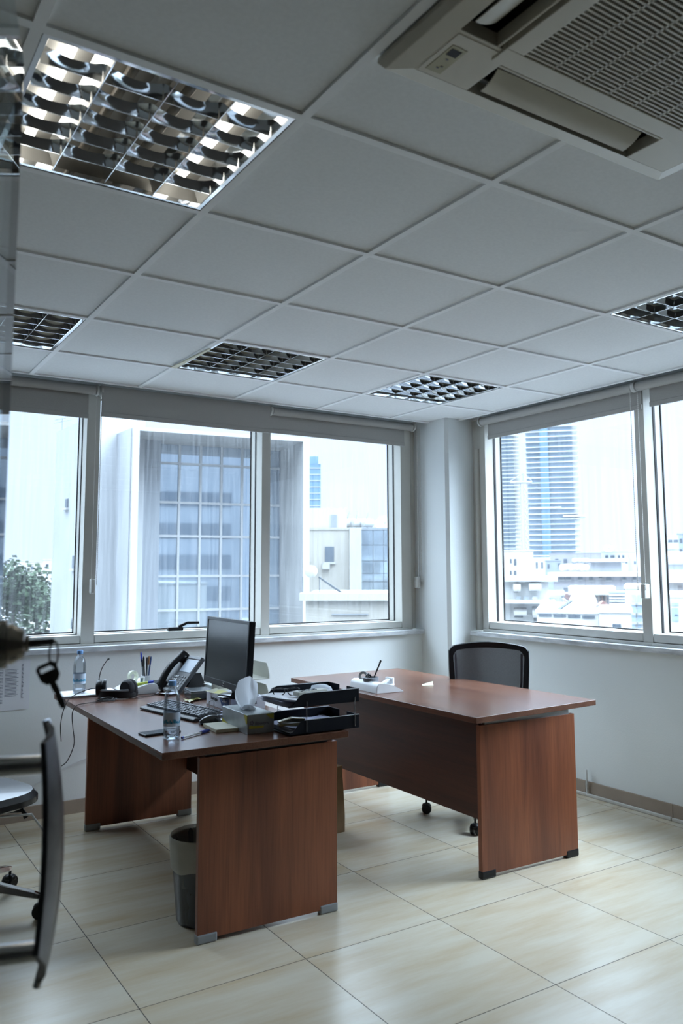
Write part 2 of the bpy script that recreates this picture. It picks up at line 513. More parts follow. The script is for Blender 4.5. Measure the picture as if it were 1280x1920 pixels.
def struct(name, mb, m, parent=None, label=None, **k):
    o = mb.build(name, m, parent, **k)
    if parent is None: o['kind'] = 'structure'
    if label: o['label'] = label
    return o


struct('floor', MB().box(XL - .2, 4.25, YF - .2, 5.05, -0.12, 0), floor_material(), label='cream porcelain floor tiles with thin dark joints')
struct('wall_back', MB().box(XL - .2, 4.25, YA, 5.05, 0, 0.893).box(XL - .2, 0.1, YA, 5.05, 0.893, 2.75).box(0.1, 4.25, 4.84, 5.05, 2.47, 2.75), WALLP,
       label='white painted wall under the long window band')
struct('wall_right', MB().box(XB, 4.25, YF - .2, 4.80, 0, 0.893).box(XB, 4.25, YF - .2, 1.684, 0.893, 2.75).box(4.04, 4.25, 1.684, 4.80, 2.47, 2.75), WALLP,
       label='white painted wall under the right hand windows')
DIM = mat('bounce_cutting_wall', (0.11, 0.095, 0.08), 0.6, var=.05)  # unseen walls coloured dark to cut the light bouncing back
struct('wall_left', MB().box(XL - .2, XL, YF, YA, 0, 2.75), DIM, label='unseen wall behind the glass door, darkened to cut bounced light')
struct('wall_front', MB().box(XL - .2, 4.25, YF - .2, YF, 0, 2.75), DIM, label='unseen wall behind the viewer, darkened to cut bounced light')
cp = [(CX + .022, CY), (4.25, CY), (4.25, 5.05), (CX, 5.05), (CX, CY + .022)]
struct('wall_corner', MB().prism(cp, 0, 2.75), WALLP, label='white corner column between the two window bands')
# slab above the suspended ceiling
struct('trim_1', MB().box(XL - .2, 4.25, YF - .2, 5.05, 2.75, 2.85), WALLP, label='concrete slab above the tile ceiling')

# --- ceiling
TS = 0.627; OX, OY = 0.315, 1.6316
lights = {(0, 0): 1, (0, 3): 0, (2, 3): 0, (4, 3): 0, (4, 0): 0, (2, -3): 1}
ACX0, ACX1, ACY0, ACY1 = 1.03, 1.86, 0.45, 1.28
ct, cg = MB(), MB()


def rect_minus(x0, x1, y0, y1, hx0, hx1, hy0, hy1):
    if hx0 >= x1 or hx1 <= x0 or hy0 >= y1 or hy1 <= y0: return [(x0, x1, y0, y1)]
    o = []
    if x0 < hx0: o.append((x0, hx0, y0, y1))
    if x1 > hx1: o.append((hx1, x1, y0, y1))
    a, b = max(x0, hx0), min(x1, hx1)
    if y0 < hy0: o.append((a, b, y0, hy0))
    if y1 > hy1: o.append((a, b, hy1, y1))
    return o


for i in range(-4, 7):
    for j in range(-6, 6):
        x0, x1 = OX + i * TS, OX + (i + 1) * TS
        y0, y1 = OY + j * TS, OY + (j + 1) * TS
        if (i, j) in lights: continue
        x0, x1, y0, y1 = max(x0, XL), min(x1, EB), max(y0, YF), min(y1, EA)
        if x1 - x0 < .01 or y1 - y0 < .01: continue
        for r in rect_minus(x0, x1, y0, y1, ACX0, ACX1, ACY0, ACY1):
            for q in rect_minus(*r, CX - .002, 4.3, CY - .002, 5.1):
                ct.box(*q, HC + .005, HC + .02)
W2 = 0.0125
for i in range(-4, 7):
    x = OX + i * TS
    if XL < x < EB:
        for q in rect_minus(x - W2, x + W2, YF, EA, ACX0, ACX1, ACY0, ACY1):
            for s in rect_minus(*q, CX - .01, 4.3, CY - .01, 5.1):
                cg.box(*s, HC - .003, HC + .012)
for j in range(-6, 6):
    y = OY + j * TS
    if YF < y < EA:
        for i in range(-5, 7):
            xa, xb = max(OX + i * TS + W2, XL), min(OX + (i + 1) * TS - W2, EB)
            if xb <= xa: continue
            for q in rect_minus(xa, xb, y - W2, y + W2, ACX0, ACX1, ACY0, ACY1):
                cg.box(*q, HC - .003, HC + .012)
cg.box(XL, CX, EA - .022, EA, HC - .004, HC + .03)
cg.box(EB - .022, EB, YF, CY, HC - .004, HC + .03)
struct('ceiling', ct, CEILT, label='pale mineral ceiling tiles in a metal grid')
struct('trim_2', cg, CEILG, label='white metal grid carrying the ceiling tiles')

# --- sills
struct('trim_3', MB().box(0.1, CX - .002, 4.765, 4.845, 0.893, 0.925), MARBLE, bevel=0.004, label='grey marble sill under the long window band')
struct('trim_4', MB().box(3.965, 4.045, 1.6, CY - .03, 0.893, 0.925), MARBLE, bevel=0.004, label='grey marble sill under the right hand windows')
# --- skirting
struct('baseboard_back', MB().box(XL, CX, YA - .012, YA, 0, 0.075), SKIRT, label='tan tile skirting along the back wall')
sk = MB()
y = CY
ys = [CY, 4.07, 3.47, 2.872, 2.27, 1.67, 1.07, .47, -.13, YF]
for a, b in zip(ys, ys[1:]): sk.box(XB - .012, XB, b + .0015, a - .0015, 0, 0.085)
struct('baseboard_right', sk, SKIRT, label='tan tile skirting along the right wall')
struct('baseboard_corner', MB().box(CX - .012, CX, CY, YA - .012, 0, .075).box(CX - .012, XB - .012, CY - .012, CY, 0, .075), SKIRT, label='tan tile skirting around the corner column')
tk = MB()
for a, b in ((CY - .02, 2.874), (2.868, YF)): tk.box(XB - .030, XB - .0125, b, a, 0.0, 0.018)
tag(tk.build('cable_trunking', TRUNK, bevel=.004), 'thin white cable trunking running along the floor at the right wall', 'trunking')

# --- windows
def window_a(n, x0, x1, label, handle=False, m_l=0.0, m_r=0.0):
    """x0..x1 clear opening between mullion faces; glass stands 16 cm behind the face"""
    w = thing('window_%d' % n, label, None, ((x0 + x1) / 2, YA + .04, 0.925), 0, None, 'structure')
    del_c = (x0 + x1) / 2
    h0, h1 = 0.0, 1.545
    X0, X1 = x0 - del_c, x1 - del_c
    f = MB()
    f.box(X1, X1 + m_r, 0, .09, h0 + .012, h1)           # right mullion
    if m_l: f.box(X0 - m_l, X0, 0, .09, h0 + .012, h1)
    f.box(X0 - m_l, X1 + m_r, -.01, .19, h0, h0 + .012)  # base
    f.box(X0 + .004, X1 - .004, .002, .09, h0 + .016, h0 + .060)
    f.box(X0, X1, .0, .09, h1 - .03, h1)
    f.build('frame', FRAME, w, bevel=.0015)
    g = MB()
    g.box(X0, X1 + .0, .09, .1, h0 + .012, h0 + .062).box(X1 - .004, X1 + .02, .088, .10, h0 + .06, h1 - .03).box(X0 - .02, X0 + .004, .088, .10, h0 + .06, h1 - .03)
    s = MB()
    s.box(X0 - .02, X1 + .02, .10, .158, h0 + .012, h0 + .064).box(X0 - .02, X1 + .02, .10, .158, h1 - .04, h1)
    s.box(X1 - .003, X1 + .04, .10, .158, h0 + .064, h1 - .04).box(X0 - .04, X0 + .003, .10, .158, h0 + .064, h1 - .04)
    sa = s.build('sash', FRAME, w, bevel=.0015)
    g.box(X1 - .008, X1 + .02, .158, .166, h0 + .064, h1 - .04).box(X0 - .02, X0 + .008, .158, .166, h0 + .064, h1 - .04)
    g.box(X0, X1, .158, .166, h0 + .062, h0 + .071).box(X0, X1, .158, .166, h1 - .048, h1 - .038)
    g.build('gasket', GASKET, w)
    MB().box(X0 - .01, X1 + .01, .160, .164, h0 + .060, h1 - .036).build('glass_pane', PANE, w)
    if handle:
        hx = 1.90 - del_c
        hb = MB().cbox((hx, .045, h0 + .073), (.10, .03, .022))
        hb.loft([[(hx + .02, .03, h0 + .075), (hx + .02, .05, h0 + .075), (hx + .02, .05, h0 + .095), (hx + .02, .03, h0 + .095)],
                 [(hx + .07, .015, h0 + .10), (hx + .07, .035, h0 + .10), (hx + .07, .035, h0 + .118), (hx + .07, .015, h0 + .118)],
                 [(hx + .15, .015, h0 + .10), (hx + .15, .035, h0 + .10), (hx + .15, .035, h0 + .116), (hx + .15, .015, h0 + .116)]])
        hb.build('handle', BLACKP, w, bevel=.003)
    return w


window_a(1, 0.18, 1.304, 'tall window at the far left, beyond the glass door', m_l=.08, m_r=.078)
window_a(2, 1.382, 2.478, 'wide middle window with black handle on its bottom rail', handle=True, m_r=.064)
window_a(3, 2.542, 3.646, 'window of the long band next to the corner column', m_r=.09)


def window_b(n, y0, y1, label, m_near=0.0, m_far=0.0):
    """on the right hand wall: y0 near side, y1 far side"""
    c = (y0 + y1) / 2
    w = thing('window_%d' % n, label, None, (XB + .04, c, 0.925), 0, None, 'structure')
    Y0, Y1 = y0 - c, y1 - c
    h0, h1 = 0.0, 1.545
    f = MB()
    f.box(0, .085, Y0 - m_near, Y0, h0 + .012, h1)
    if m_far: f.box(0, .085, Y1, Y1 + m_far, h0 + .012, h1)
    f.box(-.01, .19, Y0 - m_near, Y1 + m_far, h0, h0 + .018)
    f.box(.002, .085, Y0 + .004, Y1 - .004, h0 + .022, h0 + .068)
    f.box(0, .085, Y0, Y1, h1 - .03, h1)
    f.build('frame', FRAME, w, bevel=.0015)
    s = MB()
    s.box(.10, .150, Y0 - .02, Y1 + .02, h0 + .018, h0 + .070).box(.10, .150, Y0 - .02, Y1 + .02, h1 - .04, h1)
    s.box(.10, .150, Y1 - .003, Y1 + .04, h0 + .07, h1 - .04).box(.10, .150, Y0 - .04, Y0 + .003, h0 + .07, h1 - .04)
    s.build('sash', FRAME, w, bevel=.0015)
    g = MB()
    g.box(.085, .10, Y0, Y1, h0 + .018, h0 + .068).box(.083, .10, Y1 - .004, Y1 + .02, h0 + .066, h1 - .03).box(.083, .10, Y0 - .02, Y0 + .004, h0 + .066, h1 - .03)
    g.box(.150, .158, Y1 - .008, Y1 + .02, h0 + .07, h1 - .04).box(.150, .158, Y0 - .02, Y0 + .008, h0 + .07, h1 - .04)
    g.box(.150, .158, Y0, Y1, h0 + .068, h0 + .077).box(.150, .158, Y0, Y1, h1 - .048, h1 - .038)
    g.build('gasket', GASKET, w)
    MB().box(.152, .156, Y0 - .01, Y1 + .01, h0 + .066, h1 - .036).build('glass_pane', PANEB, w)
    return w


window_b(4, 3.052, 4.343, 'window of the right wall next to the corner column', m_near=.066, m_far=.05)
window_b(5, 1.75, 2.986, 'window of the right wall at the picture edge', m_near=.066)
# jamb closers between end frames and column (recess with rounded strip)
jc = MB().box(3.736, CX - .001, 4.872, 4.93, .926, 2.469)
jc.tube([(3.768, 4.88, .93), (3.768, 4.88, 2.46)], .011, 12)
struct('trim_5', jc, FRAME, label='recessed jamb strip beside the column, left side')
jc = MB().box(4.055, 4.12, 4.394, CY - .001, .926, 2.469)
jc.tube([(4.055, 4.440, .93), (4.055, 4.440, 2.25)], .022, 14)
struct('trim_6', jc, FRAME, smooth=True, label='recessed jamb with rounded white strip beside the column, right side')


# --- roller blinds
def chain(parent, x, y, z0, z1, axis, gap=.03, name='pull_chain'):
    m = MB()
    for s in (-1, 1):
        a = (x + (s * gap / 2 if axis == 0 else 0), y + (s * gap / 2 if axis == 1 else 0))
        k = int((z1 - z0) / .012)
        m.tube([(a[0], a[1], z0 + .01), (a[0], a[1], z1)], .0012, 6)
        for q in range(k):
            m.cbox((a[0], a[1], z0 + .01 + q * .012), (.0042, .0042, .006))
    o = m.build(name, BLINDW, parent)
    return o


def blind_a(x0, x1, f0, f1, zb, front, label, chains=()):
    yc, zc, r = 4.768, 2.432, .028
    if front: zc = 2.43
    b = thing('roller_blind', label, 'blind', ((x0 + x1) / 2, yc, zc), 0, 'roller blinds over the windows')
    c = (x0 + x1) / 2
    m = MB().tube([(x0 - c, 0, 0), (x1 - c, 0, 0)], r, 24); m.build('roller_tube', BLIND, b, smooth=True)
    yy = -r - .001 if front else r - .002
    m = MB().box(f0 - c, f1 - c, yy - .0006, yy + .0006, zb - zc + .01, 0.0)
    if front: m.box(f0 - c, f1 - c, yy, -.001, -.001, r * .98)
    m.build('fabric', BLIND, b)
    MB().box(f0 - c - .002, f1 - c + .002, yy - .006, yy + .006, zb - zc, zb - zc + .028).build('hem_bar', BLIND, b, bevel=.003)
    for xs in (x0 - .012, x1 + .012):
        k = MB().lathe([(.033, -.006), (.033, .006)], (0, 0, 0), 20, True, Matrix.Translation((xs - c, 0, 0)) @ Matrix.Rotation(PI / 2, 4, 'Y'))
        k.box(xs - c - .005, xs - c + .005, -.012, .065, .012, .034)
        k.build('bracket', BLINDW, b, smooth=True)
    for xs, z in chains:
        chain(b, xs - c, .0, z - zc, 0, 0)
        MB().cbox((xs - c, .036, z - zc), (.026, .045, .085)).build('chain_tensioner', BLINDW, b, bevel=.006)
    return b


def blind_b(y0, y1, f0, f1, zb, label, chains=()):
    xc, zc, r = 3.995, 2.432, .028
    c = (y0 + y1) / 2
    b = thing('roller_blind', label, 'blind', (xc, c, zc), 0, 'roller blinds over the windows')
    MB().tube([(0, y0 - c, 0), (0, y1 - c, 0)], r, 24).build('roller_tube', BLIND, b, smooth=True)
    xx = r - .002
    MB().box(xx - .0006, xx + .0006, f0 - c, f1 - c, zb - zc + .01, 0).build('fabric', BLIND, b)
    MB().box(xx - .006, xx + .006, f0 - c - .002, f1 - c + .002, zb - zc, zb - zc + .028).build('hem_bar', BLIND, b, bevel=.003)
    for ysd in (y0 - .012, y1 + .012):
        k = MB().lathe([(.033, -.006), (.033, .006)], (0, 0, 0), 20, True, Matrix.Translation((0, ysd - c, 0)) @ Matrix.Rotation(PI / 2, 4, 'X'))
        k.box(-.012, .065, ysd - c - .005, ysd - c + .005, .012, .034)
        k.build('bracket', BLINDW, b, smooth=True)
    for yv, z in chains:
        chain(b, -.02, yv - c, z - zc, 0, 1, .05)
        MB().cbox((.012, yv - c, z - zc), (.05, .028, .085)).build('chain_tensioner', BLINDW, b, bevel=.006)
    return b


blind_a(0.16, 1.325, 0.17, 1.296, 2.262, False, 'grey roller blind over the leftmost window, partly behind the glass door')
blind_a(1.375, 2.487, 1.358, 2.486, 2.272, True, 'grey roller blind over the middle window, fabric falling in front of its tube', [(1.352, 1.27)])
blind_a(2.515, 3.697, 2.502, 3.648, 2.286, False, 'grey roller blind over the window just left of the corner column', [(3.762, 1.27)])
blind_b(3.022, 4.317, 2.985, 4.285, 2.300, 'grey roller blind over the window just right of the corner column', [(3.000, 1.235)])
blind_b(1.76, 2.985, 1.77, 2.925, 2.302, 'grey roller blind over the rightmost window at the picture edge')


# --- luminaires
def luminaire(i, j, lit, label):
    cx, cy = OX + (i + .5) * TS, OY + (j + .5) * TS
    t = thing('ceiling_light', label, 'ceiling light', (cx, cy, HC), 0, 'recessed square louvre lights in the tile grid')
    h = TS / 2 - W2 - .002
    # outer rim
    m = MB()
    for a in ((-h, h, -h, -h + .012), (-h, h, h - .012, h), (-h, -h + .012, -h + .012, h - .012), (h - .012, h, -h + .012, h - .012)):
        m.box(*a, -.001, .012)
    m.build('rim', MIRROR, t)
    # housing
    m = MB()
    hh = TS / 2 + .004
    m.box(-hh, hh, -hh, hh, .106, .112).box(-hh, -hh + .006, -hh, hh, .012, .106).box(hh - .006, hh, -hh, hh, .012, .106)
    m.box(-hh, hh, -hh, -hh + .006, .012, .106).box(-hh, hh, hh - .006, hh, .012, .106)
    m.build('housing', HOUS, t)
    n = 4; wd = 2 * (h - .012) / n
    cells = 6
    # parabolic side reflectors and dividers
    m = MB()
    for k in range(n + 1):
        x = -h + .012 + k * wd
        for s in (-1, 1):
            if (k == 0 and s < 0) or (k == n and s > 0): continue
            prof = []
            for q in range(7):
                u = q / 6
                prof.append((x + s * (.0012 + .020 * u ** 2.2), .002 + .060 * u))
            m.loft([[(px_, -h + .012, pz_) for px_, pz_ in prof], [(px_, h - .012, pz_) for px_, pz_ in prof]], cap=False, closed=False)
        m.box(x - .0012, x + .0012, -h + .012, h - .012, .001, .004)
    m.build('side_reflector', MIRROR, t, smooth=True)
    # cross blades, one part for each column of cells
    cw = 2 * (h - .012) / cells
    for k in range(n):
        xa = -h + .012 + k * wd + .004; xb = xa + wd - .008
        for c in range(1, cells):
            m = MB()
            y = -h + .012 + c * cw
            for s in (-1, 1):
                rings = []
                for a in range(9):
                    u = a / 8; x = xa + (xb - xa) * u
                    sag = .014 * (2 * u - 1) ** 2
                    rings.append([(x, y + s * .0010, .002), (x, y + s * .0034, .010 + .3 * sag), (x, y + s * .0075, .019 + .6 * sag), (x, y + s * .0115, .026 + sag)])
                m.loft(rings, cap=False, closed=False)
            m.box(xa, xb, y - .0010, y + .0010, .001, .003)
            m.build('cross_blade', MIRROR, t, smooth=True)
        xm = (xa + xb) / 2
        on = lit and k in (0, 3)
        MB().tube([(xm, -h + .03, .066), (xm, h - .03, .066)], .013, 16).build('tube', TUBEON if on else TUBEOFF, t, smooth=True)
    # reflector roof
    MB().box(-h + .006, h - .006, -h + .006, h - .006, .088, .090).build('top_reflector', HOUS, t)
    return t


luminaire(0, 0, True, 'large louvred ceiling light upper left, its two outer tubes lit')
luminaire(0, 3, False, 'unlit louvred ceiling light at the left edge, cut by the glass door')
luminaire(2, 3, False, 'unlit louvred ceiling light in the middle, above the wide window')
luminaire(4, 3, False, 'unlit louvred ceiling light nearest the corner column')
luminaire(4, 0, False, 'unlit louvred ceiling light at the right edge of the picture')
luminaire(2, -3, True, 'unseen louvred fill light added behind the viewer')  # unseen luminaire added to fill the room with light
# pale plastic strip left on the ceiling grid beside the middle light
strip = MB().prism([(1.545, 4.10), (1.575, 4.115), (1.585, 3.66), (1.573, 3.66)], HC - .010, HC - .0045)
tag(strip.build('packing_strip', mat('yellowed_plastic', (0.72, 0.68, 0.52), .5)), 'yellowed plastic strip lying loose along the middle ceiling light', 'strip')

# --- cassette air conditioner
AX, AY = 1.443, 0.863   # centre
ac = thing('air_conditioner', 'cream ceiling cassette air conditioner with square intake grille, upper right', 'air conditioner', (AX, AY, HC), 0)
H = .482
zb = -.036
# bevelled outer bezel ring made of solid bars around the slots
SI, SO = .325, .425           # slot band from the centre
SL = .275                      # half slot length
bez_ = MB()


def chamf(x0, x1, y0, y1):
    bez_.box(x0, x1, y0, y1, zb, -.004)


# corner pads and bars
for sx in (-1, 1):
    for sy in (-1, 1):
        xa, xb = sorted((sx * SL, sx * SO)); ya, yb = sorted((sy * SL, sy * SO))
        chamf(xa, xb, ya, yb)
r0 = [(-SO, -SO, zb), (SO, -SO, zb), (SO, SO, zb), (-SO, SO, zb)]
r1 = [(-H + .012, -H + .012, zb + .008), (H - .012, -H + .012, zb + .008), (H - .012, H - .012, zb + .008), (-H + .012, H - .012, zb + .008)]
r2_ = [(-H, -H, -.012), (H, -H, -.012), (H, H, -.012), (-H, H, -.012)]
r3 = [(-H, -H, -.001), (H, -H, -.001), (H, H, -.001), (-H, H, -.001)]
r4 = [(-SO, -SO, -.001), (SO, -SO, -.001), (SO, SO, -.001), (-SO, SO, -.001)]
bez_.loft([r0, r1, r2_, r3, r4, r0], cap=False)
for s in (-1, 1):
    chamf(-SL, SL, *sorted((s * .318, s * SI)))
    chamf(*sorted((s * .318, s * SI)), -SL, SL)
    chamf(-SL, -SL, 0, 0)
bez_.build('bezel', ACP, ac, bevel=.002)
inner = MB().box(-.31, .31, -.31, -.262, zb - .006, -.01).box(-.31, .31, .262, .31, zb - .006, -.01).box(-.31, -.262, -.262, .262, zb - .006, -.01).box(.262, .31, -.262, .262, zb - .006, -.01)
gr = inner.build('intake_grille', ACP, ac, bevel=.002)
bars = MB()
nb = 46
for k in range(nb):
    y = -.262 + (k + .5) * .524 / nb
    bars.cbox((0, y, zb - .001), (.524, .0046, .006))
for k in range(1, 6):
    bars.cbox((-.262 + k * .524 / 6, 0, zb - .0005), (.005, .524, .007))
bars.build('grille_bars', ACP, gr)
MB().box(-.30, .30, -.30, .30, .004, .008).build('filter', ACD, gr)
cav = MB()
for s in (-1, 1):
    cav.box(-SL, SL, *sorted((s * SI, s * SO)), .03, .034)
    cav.box(*sorted((s * SI, s * SO)), -SL, SL, .03, .034)
cav.box(-.43, .43, -.43, .43, .12, .124).box(-.415, -.411, -.415, .415, 0, .12).box(.411, .415, -.415, .415, 0, .12).box(-.411, .411, -.415, -.411, 0, .12).box(-.411, .411, .411, .415, 0, .12)
cav.build('air_duct', ACD, ac)
for s in (-1, 1):
    fm = MB()
    rr = []
    for a in range(5):
        u = a / 4
        rr.append((s * (SI + .030 + .058 * u), -.034 + .022 * (1 - u) ** 2 * 1.0 + (0.0)))
    fm.loft([[(-SL + .03, y, z) for y, z in rr] + [(-SL + .03, y, z + .003) for y, z in rr[::-1]],
             [(SL - .03, y, z) for y, z in rr] + [(SL - .03, y, z + .003) for y, z in rr[::-1]]])
    fm.build('air_flap', ACP, ac, smooth=True)
    fm = MB()
    fm.loft([[(y, -SL + .03, z) for y, z in rr] + [(y, -SL + .03, z + .003) for y, z in rr[::-1]],
             [(y, SL - .03, z) for y, z in rr] + [(y, SL - .03, z + .003) for y, z in rr[::-1]]])
    fm.build('air_flap', ACP, ac, smooth=True)
# corner panel with display, at the corner towards the left windows
pn = MB().box(-.420, -.285, .285, .420, zb - .0015, zb)
pn = pn.build('corner_panel', ACP, ac, bevel=.001)
MB().box(-.408, -.368, .318, .408, zb - .0026, zb - .0014).build('display_strip', mat('olive_label', (0.42, 0.40, 0.27), .4), pn)
MB().box(-.402, -.376, .326, .348, zb - .0034, zb - .0025).build('sensor_window', INK, pn)
for k, yq in enumerate((.36, .385, .392)):
    MB().cbox((-.388 + .006 * (k % 2), yq, zb - .003), (.006, .003, .001)).build('indicator', GREYINK, pn)

# ================================================================== GLASS DOOR
TH = math.radians(16)
dE = (0.2085, 1.165)                  # closing edge of the leaf
dr = thing('door_1', 'open frameless glass door leaf at the left picture edge', None, (dE[0], dE[1], 0), 0, None, 'structure')
ux, uy = -math.sin(TH), -math.cos(TH)    # along the leaf away from the edge
nx, ny = math.cos(TH), -math.sin(TH)     # out of the leaf to the right


def LD(s, o, z): return Vector((s * ux + o * nx, s * uy + o * ny, z))


def lbox(m, s0, s1, o0, o1, z0, z1):
    pts = [LD(s, o, 0) for s, o in ((s0, o0), (s1, o0), (s1, o1), (s0, o1))]
    return m.prism([(p.x, p.y) for p in pts], z0, z1)


lbox(MB(), 0.003, .78, -.010, 0, .012, 2.08).build('glass_leaf', DOORG, dr)
lbox(MB(), 0, .003, -.010, 0, .012, 2.08).build('polished_edge', DOOREDGE, dr)
# lock: cylinder along the leaf normal
def ncyl(m, s, z, prof, n=28):
    """lathe about the leaf normal"""
    rings = []
    for r, o in prof:
        c = LD(s, o, z)
        rings.append([c + Vector((ux, uy, 0)) * (r * math.cos(2 * PI * k / n)) + Vector((0, 0, 1)) * (r * math.sin(2 * PI * k / n)) for k in range(n)])
    m.loft(rings, True)
    return m


lk = ncyl(MB(), .05, 1.262, [(.030, .0), (.031, .003), (.031, .014), (.026, .015), (.026, .019), (.017, .034), (.011, .036), (.010, .040)])
lk = lk.build('door_lock', BRASS, dr, smooth=True)
hd = MB()
for z in (1.112, .888):
    ncyl(hd, .060, z, [(.024, 0), (.024, .005), (.0125, .006), (.0125, .068)], 20)
hd = hd.build('handle_post', CHROME, dr, smooth=True)
# bowed plate of the pull handle; far edge rides further out than the near edge
pl_ = MB()
far, near = [], []
for k in range(15):
    u = k / 14
    z = 1.160 + (.828 - 1.160) * u
    bow = 1 - (2 * u - 1) ** 2
    far.append((.020, .064 + .022 * bow, z))
    zz = 1.142 + (.892 - 1.142) * u
    near.append((.085, .066 + .006 * bow, zz))
rings = []
for (s0, o0, z0), (s1, o1, z1) in zip(far, near):
    ring = []
    for v in (0, .33, .66, 1):
        ring.append(LD(s0 + (s1 - s0) * v, o0 + (o1 - o0) * v + .010 * math.sin(PI * v), z0 + (z1 - z0) * v))
    for v in (1, .66, .33, 0):
        ring.append(LD(s0 + (s1 - s0) * v - .002, o0 + (o1 - o0) * v + .010 * math.sin(PI * v) - .007, z0 + (z1 - z0) * v))
    rings.append(ring)
pl_.loft(rings, True)
pl_.build('pull_handle', mat('dark_reflection_steel', (0.10, 0.10, 0.11), .35, .8, var=.3, scale=30), dr, smooth=True)  # metal plate coloured dark to stand for the dark room it reflects
et = MB().tube([LD(s0 + .001, o0 - .002, z0) for s0, o0, z0 in far], .0055, 10)
et.build('handle_edge', CHROME, dr, smooth=True)

# keys: one in the lock, ring and second key hanging from it
D0 = Vector((dE[0], dE[1], 0))
ky = thing('key', 'dark keys on a ring hanging from the lock of the glass door', 'key', D0 + LD(.05, .040, 1.262), 0)
base = LD(.05, .040, 1.262)


def K(s, o, z): return LD(.05 + s, .040 + o, 1.262 + z) - base


KEYM = mat('dark_key_metal', (0.075, 0.068, 0.06), .4, .6)
kb = MB()
a = [K(0, -.004, .0045), K(0, .030, .006), K(0, .030, -.002), K(0, -.004, -.0045)]
b_ = [p + Vector((ux, uy, 0)) * .0022 for p in a]
kb.loft([a, b_]); kb.build('inserted_key', KEYM, ky)
rg = MB()
rp = [K(0, .030 + .0055 * math.cos(t), -.014 + .016 * math.sin(t)) for t in [2 * PI * k / 20 for k in range(21)]]
rg.tube(rp, .0013, 8); rg.build('key_ring', KEYM, ky, smooth=True)
# hanging key in a plane facing the viewer: coordinates (o, z) turned by a tilt
hk = MB()
tilt = math.radians(24)


def HK(a, b, t=0):
    # a across, b downwards from the ring
    o = a * math.cos(tilt) + b * math.sin(tilt); z = -b * math.cos(tilt) + a * math.sin(tilt)
    return K(t, .019 + o, -.026 + z)


def plate(outline, th=.0022):
    hk.loft([[HK(x, y, -th / 2) for x, y in outline], [HK(x, y, th / 2) for x, y in outline]])


# bow as a frame with a slot
plate([(-.013, .004), (-.009, 0), (.009, 0), (.013, .004), (.013, .005), (-.013, .005)])
plate([(-.013, .005), (-.0085, .005), (-.0085, .0105), (-.013, .0105)])
plate([(.0085, .005), (.013, .005), (.013, .0105), (.0085, .0105)])
plate([(-.013, .0105), (.013, .0105), (.0125, .020), (.007, .027), (-.007, .027), (-.0125, .020)])
plate([(-.004, .027), (.004, .027), (.004, .033), (-.004, .033)])
plate([(-.0042, .033), (.0042, .033), (.0042, .058), (.0022, .064), (-.0028, .062), (-.0042, .054), (-.0030, .050), (-.0042, .046), (-.003, .042)])
hk.build('hanging_key', KEYM, ky)

# ================================================================== DESKS
def desk(name_label, corners, T, near, far, mod, feet_mat, beam_mat, beam_rng, loc, side, foot_h=.025):
    """corners: tabletop outline world xy (ccw); near, far: end panels as ((x0,y0),(x1,y1)); mod: modesty panel"""
    t = thing('desk', name_label, 'desk', (loc[0], loc[1], 0), 0, 'walnut veneer office desks')
    off = lambda p: (p[0] - loc[0], p[1] - loc[1])
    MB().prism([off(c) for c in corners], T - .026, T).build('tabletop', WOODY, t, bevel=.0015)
    PT = T - .052

    def panel(a, b, depth, z0, z1, m, nm):
        a, b = Vector(off(a)), Vector(off(b)); d = (b - a).normalized(); n = Vector((-d.y, d.x)) * depth
        mb = MB().prism([a, b, b + n, a + n], z0, z1)
        o = mb.build(nm, m, t, bevel=.001)
        return a, b, d, n

    for e_ in (near, far):
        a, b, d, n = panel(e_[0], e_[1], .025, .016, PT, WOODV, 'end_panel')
        # feet clips at both lower corners
        for p, sg in ((a, 1), (b, -1)):
            q0 = p - d * sg * .003 - n * .10; q1 = q0 + d * sg * .082
            w2 = n * 1.20
            if sg > 0: out_ = [q0, q1, q1 + w2, q0 + w2]
            else: out_ = [q1, q0, q0 + w2, q1 + w2]
            MB().prism(out_, 0, foot_h + .010).build('foot', feet_mat, t, bevel=.006)
        # spacer beam between panel and top
        s0, s1 = beam_rng
        L_ = (b - a).length
        p0 = a + d * s0 * L_ + n * .3; p1 = a + d * s1 * L_ + n * .3
        MB().prism([p0, p1, p1 + n * .8, p0 + n * .8], PT - .002, T - .026).build('support_rail', beam_mat, t)
    # modesty panel
    x, y0, y1, z0 = mod
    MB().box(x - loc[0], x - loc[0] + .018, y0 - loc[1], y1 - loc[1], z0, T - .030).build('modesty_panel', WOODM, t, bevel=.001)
    return t


TD = .715
DMETAL = mat('grey_foot_plastic', (0.27, 0.29, 0.31), .45)
desk('walnut desk carrying monitor, telephone and water bottles, nearest the viewer',
     [(1.058, 2.822), (1.832, 2.798), (1.850, 4.47), (1.080, 4.485)], TD,
     ((1.232, 2.893), (1.824, 2.873)), ((1.249, 4.43), (1.83, 4.41)), (1.800, 2.90, 4.41, .25), DMETAL, DARKP, (.05, .93), (1.45, 3.65), 1)
desk('emptier walnut desk near the right wall with the mesh chair behind it',
     [(2.455, 2.730), (3.290, 2.778), (3.262, 4.385), (2.434, 4.352)], TD,
     ((2.534, 2.797), (3.130, 2.779)), ((2.52, 4.32), (3.12, 4.305)), (2.552, 2.824, 4.32, .245), BLACKP, LIGHTP, (.06, .95), (2.85, 3.55), 1)


